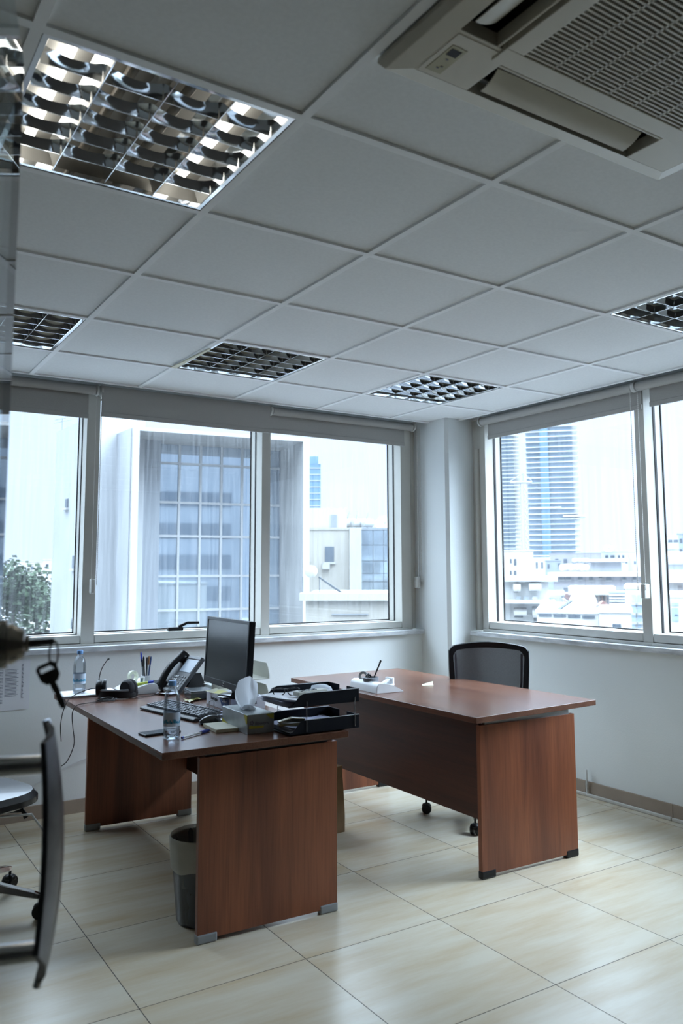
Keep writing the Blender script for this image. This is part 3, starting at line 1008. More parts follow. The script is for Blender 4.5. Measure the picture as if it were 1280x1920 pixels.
# ================================================================== CHAIRS
def star_base(t, r, rot0, hub_h, m_arm, angs=None):
    for k in range(5):
        a = rot0 + k * 2 * PI / 5
        ca, sa = math.cos(a), math.sin(a)
        arm = MB()
        rings = []
        for u, wd, zz, th in ((0.03, .030, .125, .040), (.5, .024, .105, .030), (.93, .018, .078, .022), (1.0, .014, .074, .018)):
            c = Vector((ca * r * u, sa * r * u, zz)); s = Vector((-sa, ca, 0)) * wd
            rings.append([c - s, c + s, c + s * .6 + Vector((0, 0, th)), c - s * .6 + Vector((0, 0, th))])
        arm.loft(rings); arm.build('base_arm', m_arm, t, bevel=.003)
        cs = MB()
        cc = Vector((ca * r, sa * r, 0))
        ax = Vector((-sa, ca, 0))
        mt = Matrix.Translation(cc + Vector((0, 0, .027))) @ Vector((0, 0, 1)).rotation_difference(ax).to_matrix().to_4x4()
        for s in (-1, 1):
            cs.lathe([(.004, -.010), (.024, -.010), (.027, -.006), (.027, .006), (.024, .010), (.004, .010)], (0, 0, s * .014), 20, True, mt)
        cs.lathe([(.006, .03), (.006, .085)], (cc.x, cc.y, 0), 10, True)
        cs.ell((cc.x, cc.y, .042), (.026, .026, .017))
        cs.build('caster', BLACKP, t, smooth=True)
    MB().lathe([(.036, .10), (.036, .165), (.027, .17), (.027, .27), (.020, .275), (.020, hub_h)], (0, 0, 0), 20, True).build('gas_lift', BLACKP if m_arm is BLACKP else CHROME, t, smooth=True)


def seat_shape(t, w_, d_, z, th, m, y0=0.0):
    rings = []
    for s, dz in ((.90, 0), (1.0, th * .25), (1.0, th * .65), (.93, th), (.5, th * 1.08)):
        ring = []
        for k in range(28):
            a = 2 * PI * k / 28
            c, s_ = math.cos(a), math.sin(a)
            x = abs(c) ** .5 * (1 if c > 0 else -1) * w_ / 2 * s; y = abs(s_) ** .5 * (1 if s_ > 0 else -1) * d_ / 2 * s
            ring.append((x, y + y0, z + dz - (.02 * max(0, (-y / d_ - .3)) * 2)))
        rings.append(ring)
    return MB().loft(rings, True).build('seat', m, t, smooth=True)


# mesh chair behind the second desk: local -y is where it faces
ch = thing('office_chair', 'black mesh-backed office chair tucked behind the emptier desk', 'chair', (3.235, 3.48, 0), math.radians(228 + 90) - PI * 0, 'office chairs on casters')
star_base(ch, .365, math.radians(141 - 318), .42, CHROME)
seat_shape(ch, .47, .46, .40, .07, BLKF)
# backrest: rounded trapezoid frame with woven mesh
def back_pt(u, v, off=0.0):
    """u -1..1 across, v 0..1 upwards"""
    wv = .205 + .028 * math.sin(PI * min(v, 1) * .6)
    x = u * wv
    z = .50 + .425 * v - .022 * u * u * (1 if v > .9 else 0)
    y = .20 - .035 * (1 - u * u) * -1 - .035 + .05 * v + off
    return Vector((x, y + .01, z))
path = []
for k in range(9): path.append((-1, k / 9 * .90))
for k in range(7):
    a = PI - k / 6 * PI / 2
    path.append((-.86 + .14 * math.cos(a), .90 + .10 * math.sin(a)))
for k in range(1, 8): path.append((-.86 + 1.72 * k / 8, 1.0 + .012 * math.sin(PI * k / 8)))
for k in range(7):
    a = PI / 2 - k / 6 * PI / 2
    path.append((.86 + .14 * math.cos(a), .90 + .10 * math.sin(a)))
for k in range(8, -1, -1): path.append((1, k / 9 * .90))
for k in range(1, 8): path.append((1 - 2 * k / 8, 0))
path.append(path[0])
fr = MB()
rings = []
for i, (u, v) in enumerate(path):
    c = back_pt(u, v)
    inw = (back_pt(0, .5) - c); inw.y = 0; inw.normalize()
    wd = .030 if v < .92 else .034
    rings.append([c + Vector((0, -.010, 0)), c + inw * wd + Vector((0, -.008, 0)), c + inw * wd + Vector((0, .008, 0)), c + Vector((0, .014, 0)), c - inw * .004])
fr.loft(rings, False); bf = fr.build('back_frame', BLACKP, ch, smooth=True)
ms = MB()
rows = []
for j in range(13):
    v = .03 + .94 * j / 12
    rows.append([back_pt(-.94 + 1.88 * k / 16, v * (1 if j < 12 else .995), -.004) for k in range(17)])
ms.loft(rows, cap=False, closed=False); ms.build('back_mesh', MESHM, ch, smooth=True)
MB().tube(smoothpath([(0, .05, .40), (0, .20, .385), (0, .262, .46), (0, .255, .56)], 6), .020, 12).build('back_post', BLACKP, ch, smooth=True)
for s in (-1, 1):
    MB().tube([(s * .17, .215, .52), (s * .19, .25, .70), (s * .196, .262, .86)], .007, 8).build('side_rib', BLACKP, ch, smooth=True)

# chair at the left, mostly hidden by the glass door
c2 = thing('office_chair', 'black swivel chair with shiny seat seen past the glass door edge', 'chair', (0.52, 3.62, 0), math.radians(20), 'office chairs on casters')
star_base(c2, .33, math.radians(-50), .42, CHROME)
GLSEAT = mat('glossy_black_vinyl', (0.03, 0.033, 0.04), 0.28, coat=0.5)
seat_shape(c2, .50, .50, .43, .055, GLSEAT)
MB().box(-.10, .10, -.12, .12, .385, .43).build('seat_mechanism', BLACKP, c2, bevel=.01)
MB().tube([(.06, -.05, .40), (.20, -.12, .39), (.215, -.13, .36)], [.008, .010, .012], 10).build('tilt_lever', BLACKP, c2, smooth=True)
rings = []
for j in range(9):
    v = j / 8
    wv = .22 * (1 - .25 * (2 * v - 1) ** 4)
    rings.append([(x * wv, .27 + .06 * v - .04 * (1 - x * x) * -1, .55 + .42 * v) for x in [-1 + k / 6 for k in range(13)]] + [(x * wv, .31 + .06 * v + .04 * (1 - x * x), .55 + .42 * v) for x in [1 - k / 6 for k in range(13)]])
MB().loft(rings).build('backrest', BLKF, c2, smooth=True)
MB().tube([(0, .05, .41), (0, .27, .40), (0, .345, .50), (0, .36, .62)], .018, 10).build('back_post', BLACKP, c2, smooth=True)
rod = MB().tube([(.06, -.20, .41), (.13, -.30, .42), (.155, -.345, .36)], .0045, 10)
rod.build('adjusting_rod', WHITEP, c2, smooth=True)

# ================================================================== SMALL THINGS ON THE FLOOR
bn = thing('waste_bin', 'smoked plastic waste bin with a clear liner beside the near desk panel', 'bin', (1.335, 3.10, 0))
MB().lathe([(.0, .003), (.090, .0), (.096, .01), (.122, .30), (.126, .305), (.122, .312), (.118, .300), (.092, .012), (.0, .009)], (0, 0, 0), 36).build('bucket', BINP, bn, smooth=True)
m = MB()
rings = []
for zz, rr in ((.205, .1195), (.22, .1215), (.29, .126), (.318, .129), (.326, .124), (.30, .117), (.15, .104)):
    rings.append([((rr + (.002 * math.sin(9 * a) if zz < .3 else 0.0015 * math.sin(13 * a))) * math.cos(a), (rr + .002 * math.sin(9 * a)) * math.sin(a), zz + .006 * math.sin(5 * a) * (1 if zz < .25 else 0)) for a in [2 * PI * k / 40 for k in range(40)]])
m.loft(rings, cap=False); m.build('bin_liner', LINER, bn, smooth=True)

bg_ = MB()
w_, d_ = .26, .13
rings = []
for z, s, j in ((0, 1, 0), (.08, 1.0, .003), (.20, .99, .006), (.29, .98, .012), (.335, .96, .016)):
    ring = []
    for k, (x, y) in enumerate(((-.5, -.5), (0, -.5), (.5, -.5), (.5, 0), (.5, .5), (0, .5), (-.5, .5), (-.5, 0))):
        ring.append((x * w_ * s + random.uniform(-j, j), y * d_ * (s - (.25 if z > .25 and x == 0 else 0)) + random.uniform(-j, j) + (0.02 if (k in (3, 7) and z > .1) else 0) * (z / .33), z + random.uniform(-j, j) * .6))
    rings.append(ring)
rings.append([(x * .92, y * .9, .27 + random.uniform(-.02, .02)) for x, y, z in rings[-1]])
bg_.loft(rings, cap=False)
o = bg_.build('paper_bag', CARD); o.location = (2.255, 3.745, 0); o.rotation_euler = (0, 0, math.radians(4))
o.rotation_euler = (0, 0, math.radians(4))
tag(o, 'brown paper bag standing open between the two desks', 'bag')
bt = MB().tube(smoothpath([(-.10, 0, .29), (-.02, .02, .335), (.05, -.02, .33), (.10, .01, .31)], 4), [.03] * 13, 8)
bt.build('crumpled_paper', PAPER, o, smooth=True)

# cables at the wall
wc = MB().tube(smoothpath([(1.09, 4.78, .20), (1.18, 4.779, .235), (1.28, 4.778, .28), (1.45, 4.76, .33), (1.6, 4.70, .45), (1.66, 4.62, .60), (1.66, 4.55, .69)], 6), .004, 8)
wc.tube(smoothpath([(1.09, 4.78, .20), (.9, 4.782, .13), (.6, 4.785, .10), (.2, 4.785, .09)], 5), .004, 8)
tag(wc.build('cable', WHITEP, smooth=True), 'white cable running low along the wall behind the near desk', 'cable')
vc = MB()
for z0, z1 in ((.0, .16),):
    vc.tube(smoothpath([(3.975, 3.445, .01), (3.978, 3.452, .06), (3.974, 3.446, .11), (3.978, 3.45, .155)], 5), .006, 8)
tag(vc.build('cable', WHITEP, smooth=True), 'short white cable rising from the trunking beside the emptier desk', 'cable')

# notice on the wall
pp = thing('wall_notice', 'printed white sheet pinned to the wall under the left window', 'paper', (0.925, YA - .003, .735))
MB().box(-.105, .095, -.0012, .0, -.135, .135).build('sheet', PAPER, pp)
pr = MB()
for k in range(20):
    z = .085 - k * .0075
    pr.box(-.035, .035 - (.01 if k % 3 else 0), -.0022, -.0013, z - .0012, z + .0012)
for k in range(26):
    z = .11 - k * .0072
    pr.box(.052, .052 + random.uniform(.006, .012), -.0022, -.0013, z - .0018, z + .0018)
for k in range(24):
    z = .09 - k * .008
    pr.box(-.095, -.045, -.0022, -.0013, z - .001, z + .001)
pr.build('printed_lines', GREYINK, pp)

# ================================================================== ON THE NEAR DESK
def bottle(loc, label, fill, lab_cols, tx):
    t = thing('water_bottle', label, 'bottle', loc, 0, 'half litre water bottles on the near desk')
    R = .0320
    prof = [(.0, .004), (.018, .002), (.028, .0), (R, .006), (R, .018), (R - .0012, .022), (R, .026), (R, .098), (R - .0008, .106), (R, .114), (R, .135), (.0305, .150), (.027, .168), (.020, .184), (.0135, .193), (.0125, .198), (.0125, .203)]
    MB().lathe(prof, (0, 0, 0), 32).build('bottle_body', BOTTLE, t, smooth=True)
    MB().lathe([(.0, .199), (.0150, .199), (.0155, .201), (.0155, .215), (.0140, .218), (.0, .218)], (0, 0, 0), 28).build('cap', CAPBL, t, smooth=True)
    if fill: MB().lathe([(0, .006), (.026, .006), (R - .002, .012), (R - .002, fill), (0, fill)], (0, 0, 0), 28).build('water', WATER, t, smooth=True)
    la = MB()
    z0, z1 = (.048, .100)
    la.lathe([(R + .0005, z0), (R + .0005, z1)], (0, 0, 0), 36)
    lb = la.build('paper_label', mat('bottle_label', (0.62, 0.70, 0.80), .5, alpha=.88), t, smooth=True)
    pr = MB()
    a0 = math.atan2(-loc[1], -loc[0])
    for k in range(16):
        a = a0 - 1.2 + k * .16
        h = .006 + .010 * random.random()
        pts = []
        for da in (0, .12):
            pts.append((math.cos(a + da) * (R + .0011), math.sin(a + da) * (R + .0011)))
        zb_ = .058 + .004 * random.random()
        pr.loft([[(x, y, zb_) for x, y in pts], [(x, y, zb_ + h) for x, y in pts]], cap=False, closed=False)
    pr.build('label_print', CYAN, lb)
    return t


bottle((1.180, 3.050, TD), 'nearly empty clear water bottle standing close to the front corner of the desk', .034, 0, '')
bottle((1.176, 4.365, TD + .012), 'clear water bottle standing on the white papers at the far desk corner', .020, 0, '')

# papers under the far bottle
pa = thing('paper_stack', 'stack of white papers under the far water bottle', 'papers', (1.22, 4.36, TD))
for k in range(6):
    MB().box(-.145, .145, -.10, .10, k * .002, k * .002 + .0016, Matrix.Rotation(math.radians(random.uniform(-3, 3) - 4), 4, 'Z')).build('sheets', PAPER if k != 3 else PAPERB, pa)

# smartphone, pen, pad
sp = thing('smartphone', 'black smartphone lying behind the near water bottle', 'phone', (1.175, 3.165, TD), math.radians(6))
MB().box(-.077, .077, -.036, .036, 0, .008).build('body', BLACKP, sp, bevel=.004, seg=3)
MB().box(-.071, .071, -.033, .033, .0079, .0086).build('screen', mat('phone_glass', (0.04, .05, .06), .08), sp)


def pen(loc, rz, label, group, barrel, tip, cap_=True, L=.148):
    t = thing('pen', label, 'pen', loc, rz, group)
    ax = Matrix.Rotation(PI / 2, 4, 'Y')
    MB().lathe([(.0042, 0), (.0042, L * .72)], (0, 0, 0), 10, True, ax).build('barrel', barrel, t, smooth=True)
    MB().lathe([(.0046, 0), (.0046, .010)], (0, 0, -.008), 10, True, ax).build('end_plug', tip, t, smooth=True)
    k = MB().lathe([(.0056, L * .68), (.0056, L * .95), (.003, L)], (0, 0, 0), 10, True, ax)
    k.box(L * .62, L * .93, -.002, .002, .0045, .0068)
    k.build('cap', tip, t, smooth=True)
    return t


pen((1.212, 3.012, TD + .0058), math.atan2(.079, .144), 'clear ballpoint pen with blue cap lying at the front desk edge', None, WHITEP, BLUE, L=.165)
pd = thing('note_pad', 'cream notepad lying between mouse and tissue box', 'notepad', (1.418, 3.115, TD), math.radians(-4))
MB().box(-.050, .050, -.078, .078, 0, .013).build('pages', CREAM, pd, bevel=.002)
MB().box(-.050, .050, -.078, .078, .013, .014).build('top_sheet', mat('cream_sheet', (0.74, 0.74, 0.62), .8), pd)

# mouse
ms_ = thing('computer_mouse', 'black computer mouse between keyboard and notepad', 'mouse', (1.435, 3.245, TD), math.radians(-4))
rings = []
for i in range(11):
    u = i / 10
    x = -.056 + .112 * u
    wy = .030 * math.sin(PI * min(max(u, .04), .96)) ** .45
    hz = .036 * math.sin(PI * min(max(.12 + u * .80, .04), .97)) ** .8
    rings.append([(x, wy * math.cos(a), max(.001, hz * max(0, math.sin(a)) ** .8)) for a in [PI * k / 10 for k in range(11)]])
MB().loft(rings).build('shell', mat('gloss_black', (0.012, 0.012, 0.013), .18), ms_, smooth=True)
MB().lathe([(.009, -.003), (.009, .003)], (0, 0, 0), 16, True, Matrix.Translation((.028, 0, .026)) @ Matrix.Rotation(PI / 2, 4, 'X')).build('scroll_wheel', MIDP, ms_, smooth=True)
MB().tube(smoothpath([(.055, 0, .006), (.075, .03, .004), (.12, .10, .003), (.17, .16, .003)], 5), .0018, 6).build('cord', BLACKP, ms_)

# keyboard: x along its length, y away from the user
kb = thing('keyboard', 'black computer keyboard in front of the monitor', 'keyboard', (1.412, 3.545, TD), math.radians(-79))
sec = [(-.078, .002), (-.078, .010), (-.070, .015), (-.052, .016), (.070, .026), (.076, .022), (.076, .002)]
MB().loft([[(x, y, z) for y, z in sec] for x in (-.225, .225)]).build('case', BLACKP, kb, bevel=.003)
keym = mat('key_cap', (0.045, 0.052, 0.066), .30)
for r in range(6):
    y = -.042 + r * .0192 + (.006 if r == 5 else 0)
    z = .0175 + (y + .052) * .082
    x = -.213
    kk = MB()
    cnt = 0
    while x < .205:
        wk = .0165
        if r == 0 and -.135 < x < -.05: wk = .100
        if abs(x - .068) < .006 or abs(x - .132) < .006: x += .007
        kk.loft([[(x, y - .008, z), (x + wk, y - .008, z), (x + wk, y + .008, z + .001), (x, y + .008, z + .001)],
                 [(x + .002, y - .006, z + .007), (x + wk - .002, y - .006, z + .007), (x + wk - .002, y + .006, z + .008), (x + .002, y + .006, z + .008)]])
        x += wk + .0025
    kk.build('key_row', keym, kb)

# tissue box
tb = thing('tissue_box', 'silver and yellow tissue box with a tissue standing out', 'tissue box', (1.515, 3.072, TD), math.radians(-2))
TBM = mat('silver_card', (0.42, 0.46, 0.47), .35, .35, var=.22, scale=12)
bx = MB().box(-.058, .058, -.130, .130, 0, .076).build('carton', TBM, tb, bevel=.002)
YLP = mat('tissue_box_yellow', (0.55, 0.50, 0.06), .5)
# side facing the user (x-)
mS = Matrix.Translation((-.0588, 0, 0)) @ Matrix.Rotation(-PI / 2, 4, 'Z') @ Matrix.Rotation(PI / 2, 4, 'X')
MB().prism([(.095, .074), (.129, .074), (.129, .045), (.118, .038)], 0, .0005, mS).build('yellow_print', YLP, bx)
MB().prism([(-.128, .010), (-.128, .028), (-.05, .012), (-.07, .004)], 0, .0005, mS).build('yellow_print', YLP, bx)
# near end (y-)
mE = Matrix.Translation((0, -.1304, 0)) @ Matrix.Rotation(PI / 2, 4, 'X')
MB().prism([(.020, .074), (.056, .074), (.056, .052), (.042, .056)], 0, .0005, mE).build('yellow_print', YLP, bx)
MB().prism([(-.050, .034), (-.052, .022), (.010, .022), (.014, .030), (-.02, .031)], 0, .0005, mE).build('yellow_print', YLP, bx)
pr = MB()
for k in range(5):
    a = k * 2 * PI / 5
    pr.prism([(-.040 + .006 * math.cos(a) + .0035 * math.cos(b), .044 + .006 * math.sin(a) + .0035 * math.sin(b)) for b in [2 * PI * q / 8 for q in range(8)]], 0, .0007, mE)
pr.build('flower_print', GREYINK, bx)
lettering('flowers', .020, (.004, -.1312, .040), (PI / 2, 0, 0), GREYINK, bx)
ts_ = MB()
rings = []
for j in range(9):
    v = j / 8
    z = .074 + .135 * v
    wid = .020 + .030 * math.sin(PI * min(1, v * .80)) ** .7
    cx_ = -.004 - .010 * math.sin(v * 3)
    ring = []
    for k in range(17):
        u = -1 + k / 8
        ring.append((cx_ + u * wid * .80 + .008 * math.sin(u * 5 + v * 2), -u * wid * .62 + .010 * math.sin(u * 4 + v * 3) - .006 * v, z - .030 * v * (u * u) + .006 * math.sin(3 * u)))
    rings.append(ring)
ts_.loft(rings, cap=False, closed=False); ts_.build('tissue', TISSUE, tb, smooth=True)
ts2 = MB().loft([[(.030 * math.cos(a) * 1.0, .045 * math.sin(a), .0765 + .004 * (1 + math.sin(5 * a))) for a in [2 * PI * k / 24 for k in range(24)]],
                 [(.014 * math.cos(a), .026 * math.sin(a), .094) for a in [2 * PI * k / 24 for k in range(24)]]], cap=True)
ts2.build('tissue_base', TISSUE, tb, smooth=True)

# office paper box under the monitor
ob = thing('paper_box', 'white and blue printed carton used as a stand under the monitor', 'box', (1.710, 3.600, TD), math.radians(-1))
bx = MB().box(-.088, .088, -.145, .145, 0, .058).build('carton', mat('white_card', (0.66, 0.68, 0.76), .6), ob, bevel=.0015)
mS = Matrix.Translation((-.0888, 0, 0)) @ Matrix.Rotation(-PI / 2, 4, 'Z') @ Matrix.Rotation(PI / 2, 4, 'X')
MB().prism([(.010, .057), (.125, .057), (.125, .001), (.055, .001)], 0, .0006, mS).build('navy_panel', NAVY, bx)
lettering('Inacopia', .024, (-.0898, .045, .037), (PI / 2, 0, -PI / 2), INK, bx)
lettering('Office', .022, (-.0902, -.075, .040), (PI / 2, 0, -PI / 2), PAPER, bx)
lettering('80 g', .016, (-.0902, -.085, .018), (PI / 2, 0, -PI / 2), PAPER, bx)
lettering('Inacopia', .026, (.0, -.1462, .034), (PI / 2, 0, 0), INK, bx)
rn = random.Random(3)
for k, (x, y, a, mm) in enumerate(((-.085, .105, .3, CREAM), (-.04, .09, -.4, CREAM), (-.075, .03, .8, YELLOW), (-.06, -.095, .2, CREAM), (-.01, .04, .1, PAPER))):
    q = MB()
    q.loft([[(-.036, -.036, 0), (.036, -.036, .002)], [(-.036, 0, .001), (.036, 0, .004)], [(-.036, .036, .006), (.036, .036, .010)]], cap=False, closed=False)
    o = q.build('sticky_note', mm); o.location = (1.735 + x, 3.60 + y * .9, TD + .0595 + .0008 * k); o.rotation_euler = (0, 0, a)
    tag(o, ['cream sticky note at the far corner on the carton', 'cream sticky note curling in the middle of the carton top', 'yellow sticky note beside the monitor base', 'cream sticky note at the near edge on the carton', 'white note pressed under the monitor on the carton'][k], 'sticky note', 'sticky notes on the carton')

# monitor: faces -x
mo = thing('monitor', 'black widescreen monitor standing on the printed carton', 'monitor', (1.672, 3.515, TD + .059), math.radians(-3))
MB().lathe([(.0, 0), (.095, 0), (.098, .004), (.090, .010), (.03, .014), (0, .014)], (0.01, 0, 0), 36).build('base', mat('gloss_base', (.012, .012, .014), .12), mo, smooth=True)
MB().loft([[(-.005, -.035, .012), (.020, -.035, .012), (.020, .035, .012), (-.005, .035, .012)], [(-.035, -.032, .09), (-.015, -.032, .09), (-.015, .032, .09), (-.035, .032, .09)],
           [(-.045, -.030, .20), (-.028, -.030, .20), (-.028, .030, .20), (-.045, .030, .20)]]).build('stand_neck', BLACKP, mo, bevel=.003)
tl = Matrix.Translation((-.060, 0, .045)) @ Matrix.Rotation(math.radians(3), 4, 'Y')
W, Hh = .262, .315
MB().box(0, .028, -W, W, 0, Hh, tl).build('casing', BLACKP, mo, bevel=.004)
bz = MB().box(-.004, 0, -W, W, 0, .028, tl).box(-.004, 0, -W, W, Hh - .014, Hh, tl).box(-.004, 0, -W, -W + .014, .028, Hh - .014, tl).box(-.004, 0, W - .014, W, .028, Hh - .014, tl)
bz.build('bezel', mat('bezel_black', (.018, .020, .024), .35), mo, bevel=.001)
MB().box(-.0015, -.0005, -W + .014, W - .014, .028, Hh - .014, tl).build('screen', SCREEN, mo)
lg = MB().lathe([(.0, -.0006), (.009, -.0006), (.009, .0006), (0, .0006)], (0, 0, 0), 24, False, tl @ Matrix.Translation((-.0046, 0, .014)) @ Matrix.Rotation(PI / 2, 4, 'Y'))
lg = lg.build('badge', CHROME, mo)
tx = lettering('hp', .012, (0, 0, 0), (0, 0, 0), INK, mo, name='badge_lettering')
tx.matrix_local = tl @ Matrix.Translation((-.0056, 0, .0145)) @ Matrix.Rotation(-PI / 2, 4, 'Z') @ Matrix.Rotation(PI / 2, 4, 'X')

# grey vertical tray behind the monitor
gt = thing('letter_tray', 'beige two-tier letter tray hidden behind the monitor', 'letter tray', (1.846, 3.760, TD), math.radians(-2))
for tier in (0, 1):
    z = .01 + tier * .105
    m = MB()
    m.box(-.045, .05, -.165, .165, z, z + .004).box(-.045, -.041, -.165, .165, z, z + .06)
    pts = [(-.165, z), (.165, z), (.165, z + .075), (-.13, z + .075), (-.15, z + .055), (-.165, z + .02)]
    m.loft([[(.046, y, zz) for y, zz in pts], [(.05, y, zz) for y, zz in pts]])
    m.build('tray', BEIGEP, gt, bevel=.001)
gb = thing('document_tray', 'wide beige tray with flat papers standing between telephone and monitor', 'tray', (1.790, 4.02, TD))
MB().box(-.045, .050, -.065, .055, .0, .012).box(-.045, .05, -.065, -.059, .012, .06).box(.045, .05, -.059, .055, .012, .06).build('tray', BEIGEP, gb, bevel=.001)
MB().box(-.042, .043, -.057, .053, .013, .050).build('stacked_paper', mat('grey_paper', (.50, .53, .52), .8), gb)

# small black box
sb = thing('black_case', 'small black plastic case lying between telephone and carton', 'box', (1.670, 3.945, TD), math.radians(-8))
MB().box(-.060, .060, -.070, .070, 0, .042).build('case', mat('smoky_case', (.03, .04, .045), .25), sb, bevel=.004)
MB().box(-.061, .061, -.071, .071, .030, .036).build('lid_seam', MIDP, sb)

# telephone: x across (towards -Y in the room), y uphill away from the user
ph = thing('desk_telephone', 'dark grey desk telephone propped up steeply beside the monitor', 'telephone', (1.612, 4.195, TD), math.radians(-82))
TL = Matrix.Rotation(math.radians(48), 4, 'X')
MB().box(-.105, .105, 0, .225, .0, .022, TL).build('body', DARKP, ph, bevel=.004)
MB().box(-.100, .100, -.004, .012, .012, .024, TL).build('front_lip', LIGHTP, ph, bevel=.003)
MB().loft([[(-.09, .05, .03), (.09, .05, .03), (.09, .175, .0), (-.09, .175, .0)], [(-.09, .09, .10), (.09, .09, .10), (.09, .13, .10), (-.09, .13, .10)]]).build('stand', BLACKP, ph)
MB().box(-.020, .095, .120, .200, .022, .0245, TL).build('display', LCD, ph)
MB().box(-.025, .100, .205, .222, .022, .0265, TL).build('top_trim', MIDP, ph, bevel=.001)
for r in range(4):
    for c in range(3):
        MB().cbox((-.030 + c * .019, .030 + r * .019, .0235), (.013, .012, .004), TL).build('key', LIGHTP if (r + c) % 2 else WHITEP, ph)
for r in range(4):
    for c in range(2):
        MB().cbox((.048 + c * .026, .030 + r * .020, .0230), (.015, .009, .003), TL).build('function_key', MIDP if r else WHITEP, ph)
hs = MB()
rings = []
for i in range(15):
    u = i / 14
    y = -.005 + .235 * u
    lift = .030 + .026 * math.sin(PI * u)
    th = .017 + .012 * (abs(2 * u - 1) ** 4)
    wd = .022 + .004 * abs(2 * u - 1) ** 3
    rings.append([TL @ Vector((-.075 + wd * math.cos(a), y, lift + th * math.sin(a))) for a in [2 * PI * k / 14 for k in range(14)]])
hs.loft(rings)
for y in (.022, .200):
    hs.lathe([(.026, .018), (.027, .034), (.020, .044)], (-.075, y, 0), 20, True, TL)
hs.build('handset', BLACKP, ph, smooth=True)

# card holder
chd = thing('card_holder', 'small pale holder with business cards in front of the telephone', 'card holder', (1.548, 4.285, TD), math.radians(-20))
for k in range(4):
    MB().box(-.028, .028, -.018 + k * .010, -.016 + k * .010, 0, .058 - k * .003, Matrix.Rotation(-.12, 4, 'X')).build('card' if k else 'front_plate', LIGHTP if k % 2 == 0 else PAPER, chd)
MB().box(-.030, .030, -.022, .022, 0, .004).build('foot', LIGHTP, chd)


# desk organisers: x = profile direction (high at x+), y = length
def organiser(loc, rz, label, mirror=1):
    t = thing('desk_organiser', label, 'desk organiser', loc, rz, 'white moulded desk organisers')
    prof = [(-.085, 0), (-.085, .005), (-.06, .018), (-.02, .037), (.03, .050), (.06, .052), (.075, .046), (.083, .032), (.085, 0)]
    L_ = .135
    MB().loft([[(x * mirror, y, z) for x, z in prof] for y in (-L_, L_)]).build('body', WHITEP, t, bevel=.002, smooth=True)
    MB().loft([[(x * mirror * 1.01, y, z * 1.03 + .0005) for x, z in prof[1:-1]] for y in (-L_ - .0012, -L_ + .002)], cap=False, closed=False).build('edge_line', MIDP, t)
    return t


o1 = organiser((1.475, 4.345, TD), math.radians(-4), 'white desk organiser holding pens on the cluttered desk')
cup = MB().lathe([(.0, .045), (.026, .045), (.026, .082), (.024, .082), (.024, .05), (0, .05)], (.045, -.02, 0), 24)
cup.build('pen_cup', WHITEP, o1, smooth=True)
pc = [(-.010, .010, 'blue', BLUE), (-.002, .014, 'black', BLACKP), (.006, .010, 'black', BLACKP), (.012, -.002, 'blue', BLUE), (.004, -.012, 'clear', LIGHTP), (-.012, -.006, 'grey', MIDP)]
M1 = Matrix.Translation((1.475, 4.345, TD)) @ Matrix.Rotation(math.radians(-4), 4, 'Z')
labs = ['tall pen with bright blue cap standing in the organiser cup', 'slim black pen standing at the left of the organiser cup', 'black pen with clip standing in the middle of the organiser cup', 'blue pen with navy barrel at the left rim of the organiser cup', 'clear ballpoint pen standing at the right of the organiser cup', 'grey pen leaning at the back of the organiser cup']
for k, (dx, dy, nm, mm) in enumerate(pc):
    base_ = M1 @ Vector((.045 + dx, -.02 + dy, .052))
    t = thing('pen', labs[k], 'pen', base_, 0, 'pens standing in the organiser cup')
    lean = Vector((dx * 1.0, dy * 1.0, 0))
    h = [.155, .128, .125, .130, .135, .120][k]
    top = Vector((lean.x * 1.2, lean.y * 1.2, h))
    MB().tube([(0, 0, 0), top * .68], .004, 10).build('barrel', [LIGHTP, BLACKP, BLACKP, NAVY, LIGHTP, MIDP][k], t, smooth=True)
    MB().tube([top * .66, top * .94, top], [.0052, .0050, .0018], 10).build('cap', [BLUE, BLACKP, BLACKP, NAVY, mat('orange_brown', (.25, .12, .05), .5), BLACKP][k], t, smooth=True)
tp = MB().lathe([(.018, -.009), (.032, -.009), (.032, .009), (.018, .009), (.018, -.009)], (0, 0, 0), 30, False, Matrix.Rotation(PI / 2, 4, 'X'))
o = tp.build('tape_roll', mat('cream_tape', (.68, .70, .56), .5), smooth=True); o.location = M1 @ Vector((-.012, .03, .0725)); o.rotation_euler = (0, 0, .35)
tag(o, 'roll of cream tape standing upright on the white organiser', 'tape')
cf = thing('correction_bottle', 'small white bottle with blue mark beside the pen cup', 'bottle', M1 @ Vector((.018, -.055, .048)))
MB().lathe([(0, 0), (.013, 0), (.013, .030), (0, .031)], (0, 0, 0), 18).build('body', WHITEP, cf, smooth=True)
MB().cbox((-.006, -.0125, .016), (.008, .002, .018)).build('print', NAVY, cf)
hl = thing('highlighter', 'yellow highlighter with blue cap lying on the white organiser', 'highlighter', M1 @ Vector((-.02, -.085, .046)), math.radians(-25))
MB().lathe([(.008, 0), (.008, .065)], (0, 0, 0), 14, True, Matrix.Rotation(PI / 2 - .12, 4, 'Y')).build('barrel', mat('lime', (.62, .72, .12), .4), hl, smooth=True)
MB().lathe([(.009, .06), (.009, .088)], (0, 0, 0), 14, True, Matrix.Rotation(PI / 2 - .12, 4, 'Y')).build('cap', BLUE, hl, smooth=True)

# headset
hsx, hsy = 1.315, 4.165
hd_ = thing('headset', 'black headset with raised microphone lying on the desk', 'headset', (hsx, hsy, TD), math.radians(-30))
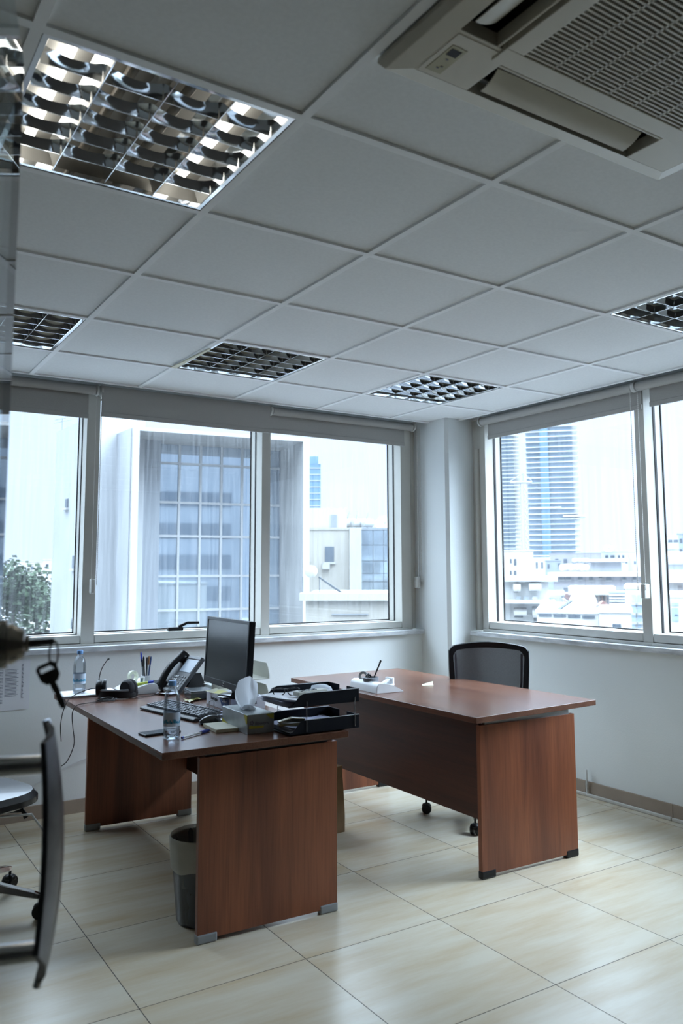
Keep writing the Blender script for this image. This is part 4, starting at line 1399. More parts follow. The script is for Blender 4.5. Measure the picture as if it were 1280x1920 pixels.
# headband arc lying flat, ends at x=-.09 / .09
arc = []
for k in range(17):
    a = PI + PI * k / 16
    arc.append((.095 * math.cos(a), .070 * math.sin(a) + .02, .016))
hb_ = MB()
ri = []
for i, (x, y, z) in enumerate(arc):
    q = Vector((x, y - .02, 0)).normalized()
    c_ = Vector((x, y, .021))
    ri.append([c_ + q * a * .006 + Vector((0, 0, b * .019)) for a, b in ((-1, -.8), (0, -1), (1, -.8), (1.3, 0), (1, .8), (0, 1), (-1, .8), (-1.2, 0))])
hb_.loft(ri).build('headband', BLACKP, hd_, smooth=True)
rp_ = [(x * 1.0, y, .040) for x, y, z in arc[2:-2]]
MB().tube(rp_, .007, 8).build('headband_pad', MIDP, hd_, smooth=True)
for s, rz_ in ((-1, .15), (1, 1.05)):
    mt = Matrix.Translation((s * .085 if s < 0 else .055, .015 if s < 0 else .0, .048)) @ Matrix.Rotation(rz_, 4, 'Z') @ Matrix.Rotation(PI / 2, 4, 'Y') @ Matrix.Scale(1.22, 4)
    MB().lathe([(.0, -.020), (.028, -.020), (.034, -.012), (.034, .004), (.036, .006), (.037, .016), (.033, .022), (.020, .022), (.0, .014)], (0, 0, 0), 32, False, mt).build('ear_cup', BLACKP if s < 0 else BLKF, hd_, smooth=True)
MB().tube(smoothpath([(-.098, .018, .065), (-.096, .02, .105), (-.082, .015, .15), (-.058, .005, .185), (-.045, 0, .197)], 5), [.004] * 4 + [.0022] * 13 + [.0048] * 4, 10).build('microphone_boom', BLACKP, hd_, smooth=True)
cb = MB()
inv = Matrix.Rotation(math.radians(30), 4, 'Z') @ Matrix.Translation((-hsx, -hsy, -TD))
def wpath(P, n=7): return smoothpath([inv @ Vector(p) for p in P], n)
cb.tube(wpath([(1.245, 4.19, TD + .045), (1.19, 4.20, TD + .05), (1.12, 4.20, TD + .03), (1.075, 4.18, TD + .006), (1.045, 4.15, TD - .04), (1.03, 4.13, TD - .10), (1.035, 4.13, TD - .18)]), .0022, 7)
cb.tube(wpath([(1.26, 4.10, TD + .003), (1.19, 4.07, TD + .004), (1.13, 4.04, TD + .006), (1.072, 4.01, TD + .004), (1.050, 4.0, TD - .03), (1.055, 4.0, TD - .10), (1.060, 3.99, TD - .17), (1.03, 3.98, TD - .24), (1.00, 3.97, TD - .26)]), .0022, 7)
loop = []
for k in range(40):
    a = k * .55
    loop.append((1.235 + (.040 + .012 * math.sin(k * .9)) * math.cos(a), 4.075 + (.028 + .008 * math.cos(k * .7)) * math.sin(a), TD + .003 + .0003 * k))
cb.tube(wpath(loop, 3), .0020, 6)
cb.tube(wpath([(1.40, 4.10, TD + .004), (1.47, 4.12, TD + .003), (1.56, 4.17, TD + .003), (1.64, 4.16, TD + .003)]), .002, 6)
cb.build('cable', BLACKP, hd_, smooth=True)

# scraps of paper by the phone and the carton
def scrap(loc, size, rz, label, m, group):
    q = MB()
    sx, sy = size
    g = []
    rnd = random.Random(int(loc[0] * 1000))
    for j in range(5):
        g.append([(-sx / 2 + sx * k / 4, -sy / 2 + sy * j / 4, .002 + .010 * rnd.random() * (1 if k in (0, 4) or j in (0, 4) else .3)) for k in range(5)])
    q.loft(g, cap=False, closed=False)
    o = q.build('paper_scrap', m, smooth=True); o.location = loc; o.rotation_euler = (0, 0, rz)
    return tag(o, label, 'paper', group)


scrap((1.565, 4.12, TD + .001), (.07, .10), .4, 'white paper scrap in front of the card holder', PAPER, 'paper scraps on the near desk')
scrap((1.60, 3.86, TD + .001), (.07, .055), .2, 'crumpled yellow note lying left of the carton', YELLOW, 'paper scraps on the near desk')
scrap((1.56, 3.815, TD + .003), (.05, .04), 1.0, 'cream note lying nearest the keyboard', CREAM, 'paper scraps on the near desk')
cbl = MB().tube(smoothpath([(1.50, 3.46, TD + .003), (1.53, 3.50, TD + .010), (1.56, 3.56, TD + .012), (1.585, 3.62, TD + .028), (1.59, 3.58, TD + .035), (1.56, 3.50, TD + .010), (1.60, 3.45, TD + .004), (1.66, 3.43, TD + .003)], 6), .0018, 6)
tag(cbl.build('cable', BLACKP, smooth=True), 'thin black cable curling between keyboard and carton', 'cable')

# black two tier tray at the near right corner
lt = thing('letter_tray', 'black two-tier letter tray with chrome rods at the desk corner', 'letter tray', (1.735, 2.940, TD), math.radians(-1))
TRAY = mat('tray_black', (0.004, 0.006, 0.012), .5, spec=.2)
A, B = .162, .122
for tier in (0, 1):
    z = .004 + tier * .104
    m = MB()
    m.box(-A, A, -B, B, z, z + .003)
    m.box(A - .003, A, -B, -.03, z, z + .052).box(A - .003, A, .03, B, z, z + .052)
    side = [(-A, z), (A, z), (A, z + .052), (-A + .075, z + .052), (-A + .050, z + .046), (-A + .035, z + .030), (-A + .018, z + .012), (-A, z + .006)]
    for y in (-B, B - .003):
        m.loft([[(x, y, zz) for x, zz in side], [(x, y + .003, zz) for x, zz in side]])
    tr = m.build('tray', TRAY, lt, bevel=.0008)
    tp_ = MB()
    for y in (-B, B - .003):
        tp_.box(-A + .07, A + .001, y - .0008, y + .0038, z + .0515, z + .0535)
    tp_.build('rim', LIGHTP, tr)
for x in (-.085, .140):
    for y in (-B - .0025, B + .0025):
        MB().tube([(x, y, .012), (x, y, .128)], .0017, 10).build('rod', CHROME, lt, smooth=True)
MT = Matrix.Translation((1.735, 2.940, TD)) @ Matrix.Rotation(math.radians(-1), 4, 'Z')


def on_tray(x, y, z): return MT @ Vector((x, y, z))


def sheets(loc, rz, label, n=4, size=(.26, .20), m=PAPER):
    t = thing('paper_stack', label, 'papers', loc, rz, 'papers in the black letter tray')
    for k in range(n):
        rr = random.uniform(-4, 4)
        q = MB()
        g = []
        for j in range(6):
            x = -size[0] / 2 + size[0] * j / 5
            dz = .0 if j > 1 else -.004 * (2 - j) * .3
            g.append([(x, -size[1] / 2, .001 + k * .004 + (.012 * k / n if j == 0 else 0)), (x, size[1] / 2, .001 + k * .004 + .006 * (j % 2) * k / n)])
        mt = Matrix.Rotation(math.radians(rr), 4, 'Z')
        g = [[mt @ Vector(p) for p in r] for r in g]
        q.loft(g, cap=False, closed=False)
        q.build('sheet', m if k % 3 else (PAPERB if k % 2 else m), t)
    return t


sheets(on_tray(-.030, 0, .112), 0, 'loose white papers in the upper black tray', 6, (.30, .21))
sheets(on_tray(-.01, 0, .008), 0, 'white papers in the lower black tray', 4, (.28, .20))
bag = MB().loft([[(.05 * math.cos(a), .06 * math.sin(a), 0) for a in [2 * PI * k / 12 for k in range(12)]],
                 [(.045 * math.cos(a) + .004 * math.sin(3 * a), .05 * math.sin(a), .018 + .006 * math.sin(4 * a)) for a in [2 * PI * k / 12 for k in range(12)]],
                 [(.02 * math.cos(a), .02 * math.sin(a), .030) for a in [2 * PI * k / 12 for k in range(12)]]])
o = bag.build('crumpled_bag', TISSUE, smooth=True); o.location = on_tray(.075, .035, .134)
tag(o, 'crumpled clear plastic bag at the back of the upper tray', 'bag')
# glasses
gs = thing('eyeglasses', 'folded dark eyeglasses on the papers in the upper tray', 'glasses', on_tray(-.095, .030, .145), math.radians(-20))
for s in (-1, 1):
    MB().tube([(s * .030 + .024 * math.cos(a), 0, .017 * math.sin(a) + .004) for a in [2 * PI * k / 18 for k in range(19)]], .0022, 8).build('rim', BLACKP, gs, smooth=True)
    MB().tube([(s * .056, 0, .012), (s * .057, .03, .012), (-s * .035, .045 + s * .004, .006)], .0022, 8).build('temple', BLACKP, gs, smooth=True)
# remote
rm = thing('remote_control', 'pale beige remote control lying in the upper tray', 'remote control', on_tray(-.015, -.030, .138), math.radians(8))
MB().box(-.075, .075, -.022, .022, 0, .018).build('body', BEIGEP, rm, bevel=.005)
for k in range(10):
    MB().cbox((-.05 + (k % 5) * .018, -.008 + (k // 5) * .014, .0195), (.008, .006, .003)).build('button', LIGHTP if k % 3 else DARKP, rm)
# stapler-like golden thing in lower tray
st = thing('stapler', 'gold brown stapler at the front of the lower tray', 'stapler', on_tray(-.105, -.035, .024), math.radians(-12))
MB().box(-.055, .055, -.016, .016, 0, .010).build('base', GOLD, st, bevel=.003)
MB().loft([[(-.055, -.014, .012), (-.055, .014, .012), (-.055, .014, .020), (-.055, -.014, .020)], [(0, -.015, .014), (0, .015, .014), (0, .015, .032), (0, -.015, .032)],
           [(.055, -.014, .012), (.055, .014, .012), (.055, .014, .026), (.055, -.014, .026)]]).build('arm', mat('chrome_gold', (.55, .50, .36), .2, .8), st, bevel=.002)
# papers between trays and carton
sheets((1.60, 3.335, TD + .001), .1, 'spread white papers between carton and black tray', 4, (.20, .16))['group'] = 'papers on the near desk'

# ================================================================== ON THE SECOND DESK
o2 = organiser((2.580, 3.665, TD), math.radians(-2), 'white desk organiser with grey dish and black pen on the emptier desk', -1)
gd = MB().lathe([(0, .045), (.040, .045), (.044, .068), (.040, .070), (.036, .052), (0, .052)], (-.035, .0, 0), 28)
gd.build('grey_dish', MIDP, o2, smooth=True)
M2 = Matrix.Translation((2.58, 3.665, TD)) @ Matrix.Rotation(math.radians(-2), 4, 'Z')
t = thing('pen', 'black pen standing slanted in the grey dish on the emptier desk', 'pen', M2 @ Vector((-.030, -.015, .056)))
MB().tube([(0, 0, 0), (.036, -.012, .085)], .0042, 10).build('barrel', BLACKP, t, smooth=True)
MB().tube([(.036, -.012, .085), (.043, -.014, .102)], .005, 10).build('cap', BLACKP, t, smooth=True)
t = thing('binder_clips', 'dark paper clips heaped in the grey dish', 'clips', M2 @ Vector((-.045, .012, .055)))
for k in range(5):
    MB().prism([(-.010, 0), (.010, 0), (.004, .014), (-.004, .014)], -.008, .008, Matrix.Translation((random.uniform(-.012, .012), random.uniform(-.014, .012), .003 + .004 * k)) @ Matrix.Rotation(random.random() * 3, 4, 'Z') @ Matrix.Rotation(1.2, 4, 'X')).build('clip', BLACKP, t)
tp = MB().lathe([(.013, -.009), (.026, -.009), (.026, .009), (.013, .009), (.013, -.009)], (0, 0, 0), 26, False, Matrix.Rotation(PI / 2, 4, 'Y'))
o = tp.build('tape_roll', mat('clear_tape', (.35, .36, .36), .2), smooth=True); o.location = M2 @ Vector((-.030, .082, .066)); o.rotation_euler = (0, 0, .9)
tag(o, 'small roll of clear tape on the organiser of the emptier desk', 'tape')
hp_ = thing('hole_punch', 'white hole punch beside the organiser on the emptier desk', 'hole punch', (2.700, 3.745, TD), math.radians(20))
MB().box(-.05, .05, -.028, .028, 0, .012).build('base', WHITEP, hp_, bevel=.003)
MB().box(-.05, .05, -.012, .012, .018, .030, Matrix.Rotation(-.25, 4, 'Y')).build('lever', LIGHTP, hp_, bevel=.003)
MB().box(.035, .05, -.026, .026, .01, .045).build('hinge', WHITEP, hp_, bevel=.002)
q = MB().loft([[(-.032, -.025, .001), (.032, -.025, .001)], [(-.03, 0, .002), (.034, 0, .006)], [(-.025, .025, .001), (.038, .025, .018)]], cap=False, closed=False)
o = q.build('sticky_note', mat('pale_note', (.66, .65, .48), .8), smooth=True); o.location = (2.915, 3.645, TD + .001); o.rotation_euler = (0, 0, -.5)
tag(o, 'single pale yellow note alone in the middle of the emptier desk', 'sticky note')

# ================================================================== OUTSIDE
GZ = -14.0
OWHITE = mat('render_white', (0.310, 0.310, 0.306), 0.8, var=.03, scale=.6)
OPALE = mat('render_pale_grey', (0.256, 0.264, 0.275), 0.8, var=.04, scale=.5)
OCREAM = mat('render_cream', (0.279, 0.260, 0.225), 0.8, var=.05, scale=.5)
OTAUPE = mat('render_taupe', (0.171, 0.163, 0.171), 0.8, var=.06, scale=.5)
OGREY = mat('render_grey', (0.163, 0.178, 0.197), 0.8, var=.06, scale=.5)
OWIN = mat('street_window_glass', (0.062, 0.077, 0.097), 0.12, 0.0, var=.2, scale=.8)
OCURT = mat('curtain_wall_glass', (0.40, 0.48, 0.57), 0.03, 0.8, var=.10, scale=.15)
OANNEX = mat('annex_glass', (0.24, 0.29, 0.34), 0.06, 0.6, var=.25, scale=.9)
OTOWER = mat('tower_glass', (0.24, 0.31, 0.38), 0.10, 0.3, var=.15, scale=.08)
OTOWERD = mat('tower_core_glass', (0.13, 0.22, 0.30), 0.10, 0.3, var=.1, scale=.08)
OMULL = mat('curtain_mullion', (0.318, 0.326, 0.333), 0.5)
ORED = mat('red_band', (0.30, 0.03, 0.04), 0.7)
OTILE = mat('red_roof_tile', (0.240, 0.124, 0.108), 0.8, var=.2, scale=3)
OLEAF = mat('street_tree_leaves', (0.034, 0.057, 0.030), 0.9, var=.4, scale=2)
OBARK = mat('bark', (0.041, 0.030, 0.023), .9)
OCONC = mat('street_ground', (0.174, 0.178, 0.182), 0.9, var=.1, scale=.05)
OSOLAR = mat('solar_panel', (0.034, 0.044, 0.057), 0.2, .2)

gm = MB().box(-700, 900, 7, 1500, GZ - 1, GZ).box(6.5, 900, -200, 7, GZ - 1, GZ)
struct('ground', gm, OCONC, label='street level far below the windows')


class Face:
    """a vertical facade between two world points; u runs along it, v is the height"""
    def __init__(s, P0, P1, parent_loc):
        s.P0 = Vector((P0[0], P0[1], 0)); s.P1 = Vector((P1[0], P1[1], 0))
        s.d = (s.P1 - s.P0).normalized(); s.n = Vector((s.d.y, -s.d.x, 0))   # n towards the viewer
        s.L = (s.P1 - s.P0).length; s.o = Vector(parent_loc)

    def hit(s, px, py):
        r = ray(px, py); den = r.dot(s.n)
        t = (s.P0 - Vector((0, 0, CAM_Z))).dot(s.n) / den
        p = Vector((0, 0, CAM_Z)) + r * t
        return (p - s.P0).dot(s.d), p.z

    def slab(s, mb, u0, u1, z0, z1, out0, out1):
        """box on the facade reaching from out0 to out1 in front of it (negative: behind)"""
        q = [s.P0 + s.d * u + s.n * w for u, w in ((u0, out1), (u1, out1), (u1, out0), (u0, out0))]
        mb.prism([(p.x - s.o.x, p.y - s.o.y) for p in q], z0 - s.o.z, z1 - s.o.z)
        return mb


def bld(label, x0, x1, yt, D, depth, m, group=None, zb=GZ, cat='building', parapet=.25, name='building'):
    hl_ = lambda x: Vector((ray(x, 1071).x, ray(x, 1071).y)).length
    lc = hl_((x0 + x1) / 2)
    P0, P1 = at(x0, 1071, D * lc / hl_(x0)), at(x1, 1071, D * lc / hl_(x1))
    zt = at((x0 + x1) / 2, yt, D).z
    c = (P0 + P1) / 2
    t = thing(name, label, cat, (c.x, c.y, zb), 0, group)
    F = Face(P0, P1, (c.x, c.y, zb)); F.top = zt; F.t = t
    mb = F.slab(MB(), 0, F.L, zb, zt, -depth, 0)
    F.slab(mb, -.05, F.L + .05, zt, zt + .12, -depth - .05, .05)
    mb.build('wall', m, t)
    return F


def wins(F, rects, m=None, name='window', rim=True):
    for (a, b, c, d) in rects:
        u0, z1 = F.hit(a, c); u1, z0 = F.hit(b, d)
        mb = F.slab(MB(), u0, u1, z0, z1, 0, .04)
        w = mb.build(name, m or OWIN, F.t)
        if rim:
            F.slab(MB(), u0 - .08, u1 + .08, z0 - .10, z0, 0, .14).build('sill', OWHITE, w)


# ---- office block with the curtain wall (seen through the long window band)
C0 = at(244, 1071, 32.0); C1 = at(580, 1071, 35.1)
c = (C0 + C1) / 2
ob_ = thing('office_building', 'white framed office block with large gridded curtain wall across the street', 'building', (c.x, c.y, GZ))
F = Face(C0, C1, (c.x, c.y, GZ)); F.t = ob_
zt = at(244, 794, 32).z
dep = 14
ux0, _ = F.hit(260, 900); ux1, _ = F.hit(568, 900)
_, zbm = F.hit(260, 807)
fb = MB()
F.slab(fb, 0, ux0, GZ, zt, -dep, 0); F.slab(fb, ux1, F.L, GZ, zt, -dep, 0)
F.slab(fb, ux0, ux1, zbm, zt, -dep, 0); F.slab(fb, ux0, ux1, GZ, zbm, -dep, -3.2)
fb.build('frame_wall', OWHITE, ob_)
# side wall running back to the left, with a step up to the taller rear part
S0 = at(186, 1071, 32.0 * 328 / 299 * 1.0); dirS = (Vector((S0.x, S0.y, 0)) - Vector((C0.x, C0.y, 0))); Ls = dirS.length; dirS.normalize()
P_a = Vector((C0.x, C0.y, 0)) + dirS * (Ls * 1.25)
Fs = Face(P_a, C0 + dirS * .0, (c.x, c.y, GZ)); Fs.t = ob_
Fs.slab(MB(), 0, Fs.L - .3, GZ, zt - .02, -.35, 0).build('side_wall', OPALE, ob_)
# taller block behind, on the left
Q0 = at(97, 1071, 37.2); Q1 = at(170, 1071, 33.0)
ca = (Q0 + Q1) / 2
rb = thing('building', 'tall blank pale block seen through the leftmost window', 'building', (ca.x, ca.y, GZ), 0, None)
Fr = Face(Q0, Q1, (ca.x, ca.y, GZ)); Fr.t = rb
Fr.slab(MB(), 0, Fr.L, GZ, at(143, 782, 34.2).z, -2.2, 0).build('wall', OPALE, rb)
wins(Fr, [(124, 128, 936, 952), (137, 141, 1042, 1066), (135, 139, 1160, 1180)])
an = MB()
pz = at(100, 811, 37).z
a0 = Vector((Q0.x - ca.x + .4, Q0.y - ca.y + .6, pz - GZ))
an.tube([a0, a0 + Vector((0, 0, 1.0))], .03, 6); an.tube([a0 + Vector((-.4, 0, .7)), a0 + Vector((.4, 0, .95))], .02, 6); an.tube([a0 + Vector((-.3, .2, .9)), a0 + Vector((.1, -.2, .95))], .02, 6)
an.build('roof_aerial', OGREY, rb)
# curtain wall in the recess
G0 = Vector((C0.x, C0.y, 0)) - F.n * 3.1; G1 = Vector((C1.x, C1.y, 0)) - F.n * 3.1
FG = Face(G0, G1, (c.x, c.y, GZ)); FG.t = ob_
gl0, _ = FG.hit(293, 900); gl1, _ = FG.hit(527, 900)
# piers closing the recess
mb = FG.slab(MB(), ux0 + .01, gl0, GZ, zbm, -1, .9); FG.slab(mb, gl1, ux1 - .01, GZ, zbm, -1, .2)
mb.build('recess_pier', OGREY, ob_)
xs = [293, 336, 375.5, 414.5, 453, 492, 527]
us = [FG.hit(x, 860)[0] for x in xs]
ys_ = [815, 872, 944, 1006, 1080, 1143, 1205]
zs = [FG.hit(375, y)[1] for y in ys_]
zs[0] = zbm
while zs[-1] > GZ + 2: zs.append(zs[-1] - (zs[-2] - zs[-1] if len(zs) % 2 else 1.6))
zs[-1] = GZ
cw_ = []
for i in range(len(us) - 1):
    for j in range(7):
        p = FG.slab(MB(), us[i] + .01, us[i + 1] - .01, zs[j + 1] + .01, zs[j] - .01, 0, .05).build('glass_panel', OCURT, ob_)
        p.rotation_euler = (0, 0, 0)
mm_ = MB()
for u in us: FG.slab(mm_, u - .05, u + .05, GZ, zbm, .0, .14)
for z in zs[1:8]: FG.slab(mm_, us[0], us[-1], z - .05, z + .05, 0, .13)
mm_.build('mullion_grid', OMULL, ob_)

# ---- the block reflected in the curtain wall
rf = thing('apartment_building', 'pale apartment block with red bands, seen mirrored in the curtain wall', 'building', (36, -8, GZ))
MB().box(-9, 14, -10, 4, 0, 22.5).box(-3, 9, -9, 0, 22.5, 26).build('wall', OTAUPE, rf)
for k in range(6):
    MB().box(-10, 15, 4, 5.2, 3.2 + k * 3.3, 4.3 + k * 3.3).build('balcony_band', OWHITE if k % 2 else ORED, rf)
for k in range(6):
    for q in range(7):
        MB().box(-8.4 + q * 3.2, -6.8 + q * 3.2, 4, 4.06, 1.2 + k * 3.3, 3.0 + k * 3.3).build('window', OWIN, rf)
r5 = thing('apartment_building', 'tall grey block beside the red banded one, seen mirrored in the curtain wall', 'building', (17, -24, GZ))
MB().box(-7, 7, -6, 6, 0, 27).build('wall', OPALE, r5)
for k in range(7):
    MB().box(-6, 6, 6, 6.06, 2 + k * 3.4, 3.6 + k * 3.4).build('window', OWIN, r5)

# ---- trees and low houses, lower left
def tree(px, D, zc, r, label):
    p = at(px, 1071, D)
    t = thing('tree', label, 'tree', (p.x, p.y, GZ), 0, 'street trees far below')
    MB().tube([(0, 0, 0), (.1, 0, (zc - GZ) * .6), (0, .1, zc - GZ)], [.25, .2, .08], 8).build('trunk', OBARK, t)
    rn = random.Random(int(px * 7))
    m = MB(); n = 2600
    for k in range(n):
        a = rn.random() * 2 * PI; b = math.acos(2 * rn.random() - 1); rr = r * (rn.random() ** .4) * (.8 + .2 * math.sin(3 * a + 2 * b))
        q = Vector((rr * math.sin(b) * math.cos(a), rr * math.sin(b) * math.sin(a), zc - GZ + rr * math.cos(b) * .9))
        s = r * .05 * (.6 + .8 * rn.random())
        M_ = Matrix.Translation(q) @ Matrix.Rotation(rn.random() * 6, 4, 'Z') @ Matrix.Rotation(rn.random() * 6, 4, 'X')
        vs = [m.bm.verts.new(M_ @ Vector(v)) for v in ((-s, -s * .6, 0), (s, -s * .6, s * .3), (s * .7, s * .7, 0), (-s, s * .5, -s * .2))]
        m.bm.faces.new(vs)
    m.build('foliage', OLEAF, t)


tree(28, 46, 0.3, 2.3, 'taller tree at the left picture edge beyond the window')
tree(72, 50, -0.6, 1.9, 'rounder tree between the left edge and the blank pale block')
tree(40, 38, -3.0, 2.8, 'broad tree lowest at the left, in front of the others')
tree(85, 42, -3.4, 2.2, 'low tree at the foot of the blank pale block')
for a in [(15, 50, 1052, 120, 'low white house left of the pale one beyond the trees', OWHITE), (52, 80, 1054, 142, 'low cream house beyond the trees', OCREAM), (80, 96, 1050, 118, 'low white house touching the blank block beyond the trees', OWHITE)]:
    Fh = bld(a[4], a[0], a[1], a[2], a[3], 10, a[5], 'low houses beyond the trees')
    wins(Fh, [(a[0] + 6, a[0] + 11, a[2] + 8, a[2] + 14), (a[1] - 10, a[1] - 5, a[2] + 8, a[2] + 14)], rim=False)

# ---- seen through window 3
Ft = bld('narrow dark glass tower with slanting top behind the cream building', 578, 601, 868, 190, 14, OTOWERD, None, name='tower_block', cat='tower')
for k in range(24):
    z = Ft.top - 1.5 * k - 1
    Ft.slab(MB(), 0, Ft.L, z, z + .22, 0, .1).build('floor_band', OPALE, Ft.t)
Ft.slab(MB(), 0, Ft.L * .8, Ft.top, Ft.top + 2.0, -10, -.5).build('roof_crest', OTOWERD, Ft.t)
Fc = bld('cream building with stair block and rooftop, window and air conditioner', 576, 677, 993, 44, 12, OCREAM)
Fc.slab(MB(), *[Fc.hit(x, 970)[0] for x in (576, 650)], Fc.top, Fc.hit(600, 951)[1], -6, -.5).build('stair_block', OWHITE, Fc.t)
wins(Fc, [(609, 626, 1025, 1054), (574, 579, 1025, 1050)])
u0, z1 = Fc.hit(620, 964); u1, z0 = Fc.hit(631, 993)
Fc.slab(MB(), u0, u1, z0, z1, -.5, -.44).build('roof_door', OGREY, Fc.t)
u0, z1 = Fc.hit(604, 1056); u1, z0 = Fc.hit(618, 1067)
Fc.slab(MB(), u0, u1, z0, z1, 0, .35).build('outdoor_unit', OWHITE, Fc.t)
u0, _ = Fc.hit(655, 1000); u1, _ = Fc.hit(677, 1000)
Fc.slab(MB(), u0, u1, GZ, Fc.top + .1, 0, .35).build('corner_pier', OWHITE, Fc.t)
Fa = bld('office annex with dark blue glass grid right of the cream building', 677, 745, 993, 44.5, 12, OGREY)
for i in range(4):
    for j in range(5):
        yy = [994, 1022, 1052, 1075, 1091, 1110]
        xx = [677, 699, 719, 737, 745]
        wins(Fa, [(xx[i] + .6, xx[i + 1] - .6, yy[j] + .6, yy[j + 1] - .6)], OANNEX, 'glass_panel', rim=False)


def dish(px, py, D, s, label):
    p = at(px, py, D)
    t = thing('satellite_dish', label, 'satellite dish', p, .6)
    mt = Matrix.Rotation(-.9, 4, 'Y')
    MB().lathe([(s * k / 6, .25 * s * (k / 6) ** 2) for k in range(1, 7)] + [(s * k / 6, .25 * s * (k / 6) ** 2 + .02) for k in range(6, 0, -1)], (0, 0, s * .9), 24, False, mt).build('reflector', OPALE, t, smooth=True)
    MB().tube([(0, 0, 0), (0, 0, s * .8)], .04, 8).build('mast', OGREY, t)
    return t


def heater(px, py, D, sc, label, tank=True, panel=True, grp=None, side=1, end_on=False):
    """roof solar heater: drum on a stand, slanted collector"""
    p = at(px, py, D)
    t = thing('solar_water_heater', label, 'solar heater', p, -yaw_w, grp)
    s = sc
    m = MB()
    for x in (-.45, .45):
        for y in (-.3, .3): m.tube([(x * s, y * s, 0), (x * s, y * s, 1.0 * s)], .025 * s, 6)
    m.build('stand', OGREY, t)
    if tank:
        m = MB().tube([((0, x * s, 1.28 * s) if end_on else (x * s, 0, 1.28 * s)) for x in (-.75, -.68, .68, .75)], [.16 * s, .32 * s, .32 * s, .16 * s], 20)
        m.build('tank', OWHITE, t, smooth=True)
    if panel:
        m = MB().loft([[(side * .4 * s, -.1 * s, .95 * s), (side * .4 * s, -.9 * s, .95 * s), (side * 1.7 * s, -.9 * s, 0.02), (side * 1.7 * s, -.1 * s, 0.02)],
                       [(side * .44 * s, -.1 * s, 1.01 * s), (side * .44 * s, -.9 * s, 1.01 * s), (side * 1.74 * s, -.9 * s, 0.08), (side * 1.74 * s, -.1 * s, 0.08)]])
        m.build('collector', OSOLAR, t)
    return t


yaw_w = 0.5691
dish(726, 993, 46, .55, 'small satellite dish on the annex roof beside the corner column window')
for k, x in enumerate((652, 668, 688)):
    p = at(x, 992, 47)
    t = thing('roof_tank', ['roof water tank left of the aerial on the cream building', 'roof water tank in the middle above the pier', 'roof water tank on the annex roof'][k], 'tank', p, 0, 'roof tanks above the cream building')
    MB().tube([(-.4, 0, .35), (-.32, 0, .35), (.32, 0, .35), (.4, 0, .35)], [.1, .25, .25, .1], 16).build('drum', OWHITE, t, smooth=True)
    MB().tube([(0, 0, 0), (0, 0, .7), (.1, 0, 1.0)], .03, 6).build('pipe', OGREY, t)
# near parapet terrace with the solar heater
Fp = bld('low cream roof terrace with wide white parapet just below the third window', 573, 780, 1124, 21, 5.5, OCREAM, cat='building')
Fp.slab(MB(), -.15, Fp.L + .15, Fp.hit(600, 1126)[1], Fp.hit(600, 1112)[1], -.5, .15).build('parapet_cap', OWHITE, Fp.t)
Fp.slab(MB(), *[Fp.hit(x, 1150)[0] for x in (622, 690)], Fp.hit(650, 1153)[1], Fp.hit(650, 1151)[1], 0, .05).build('pipe', OGREY, Fp.t)
heater(583, 1117, 23.5, .55, 'solar heater with round tank and dark collector on the near cream terrace', end_on=True)

# lighter copies of the street colours; daylight on the far walls painted in
OWHITF = mat('far_lit_render_white', (0.46, 0.46, 0.455), 0.8, var=.03, scale=.6)
OPALF = mat('far_lit_render_pale', (0.38, 0.39, 0.41), 0.8, var=.04, scale=.5)
OCREAMF = mat('far_lit_render_cream', (0.42, 0.40, 0.35), 0.8, var=.04, scale=.5)
OTAUPF = mat('far_lit_render_taupe', (0.25, 0.24, 0.255), 0.8, var=.06, scale=.5)
OGREYF = mat('far_lit_render_grey', (0.22, 0.245, 0.27), 0.8, var=.06, scale=.5)
# ---- towers beyond the right hand windows
def tower(label, x0, x1, yt, D, dep, n, core=None, crest=False, balc=0.0):
    F = bld(label, x0, x1, yt, D, dep, OTOWER, None, name='tower_block', cat='tower')
    H = F.top - GZ
    fh = H / n
    for k in range(n):
        z = GZ + k * fh
        F.slab(MB(), -.2, F.L + balc, z, z + fh * .17, -dep - .2, .6 + balc * .3).build('floor_band', OWHITF, F.t)
    if core:
        u0, u1 = F.hit(core[0], 900)[0], F.hit(core[1], 900)[0]
        F.slab(MB(), u0, u1, GZ, F.top + 1, 0, 1.2).build('glass_core', OTOWERD, F.t)
    return F


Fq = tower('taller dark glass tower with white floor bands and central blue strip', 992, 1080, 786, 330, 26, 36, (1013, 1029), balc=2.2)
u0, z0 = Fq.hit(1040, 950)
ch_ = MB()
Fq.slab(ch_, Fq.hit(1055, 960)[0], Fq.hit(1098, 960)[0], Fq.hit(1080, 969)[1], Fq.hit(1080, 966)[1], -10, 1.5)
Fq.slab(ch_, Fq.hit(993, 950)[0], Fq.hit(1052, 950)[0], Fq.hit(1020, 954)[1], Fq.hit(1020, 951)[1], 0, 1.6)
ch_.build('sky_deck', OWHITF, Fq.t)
Fq2 = tower('rounded white banded tower half hidden by the window frame', 930, 968, 806, 380, 22, 44, None, balc=2.6)
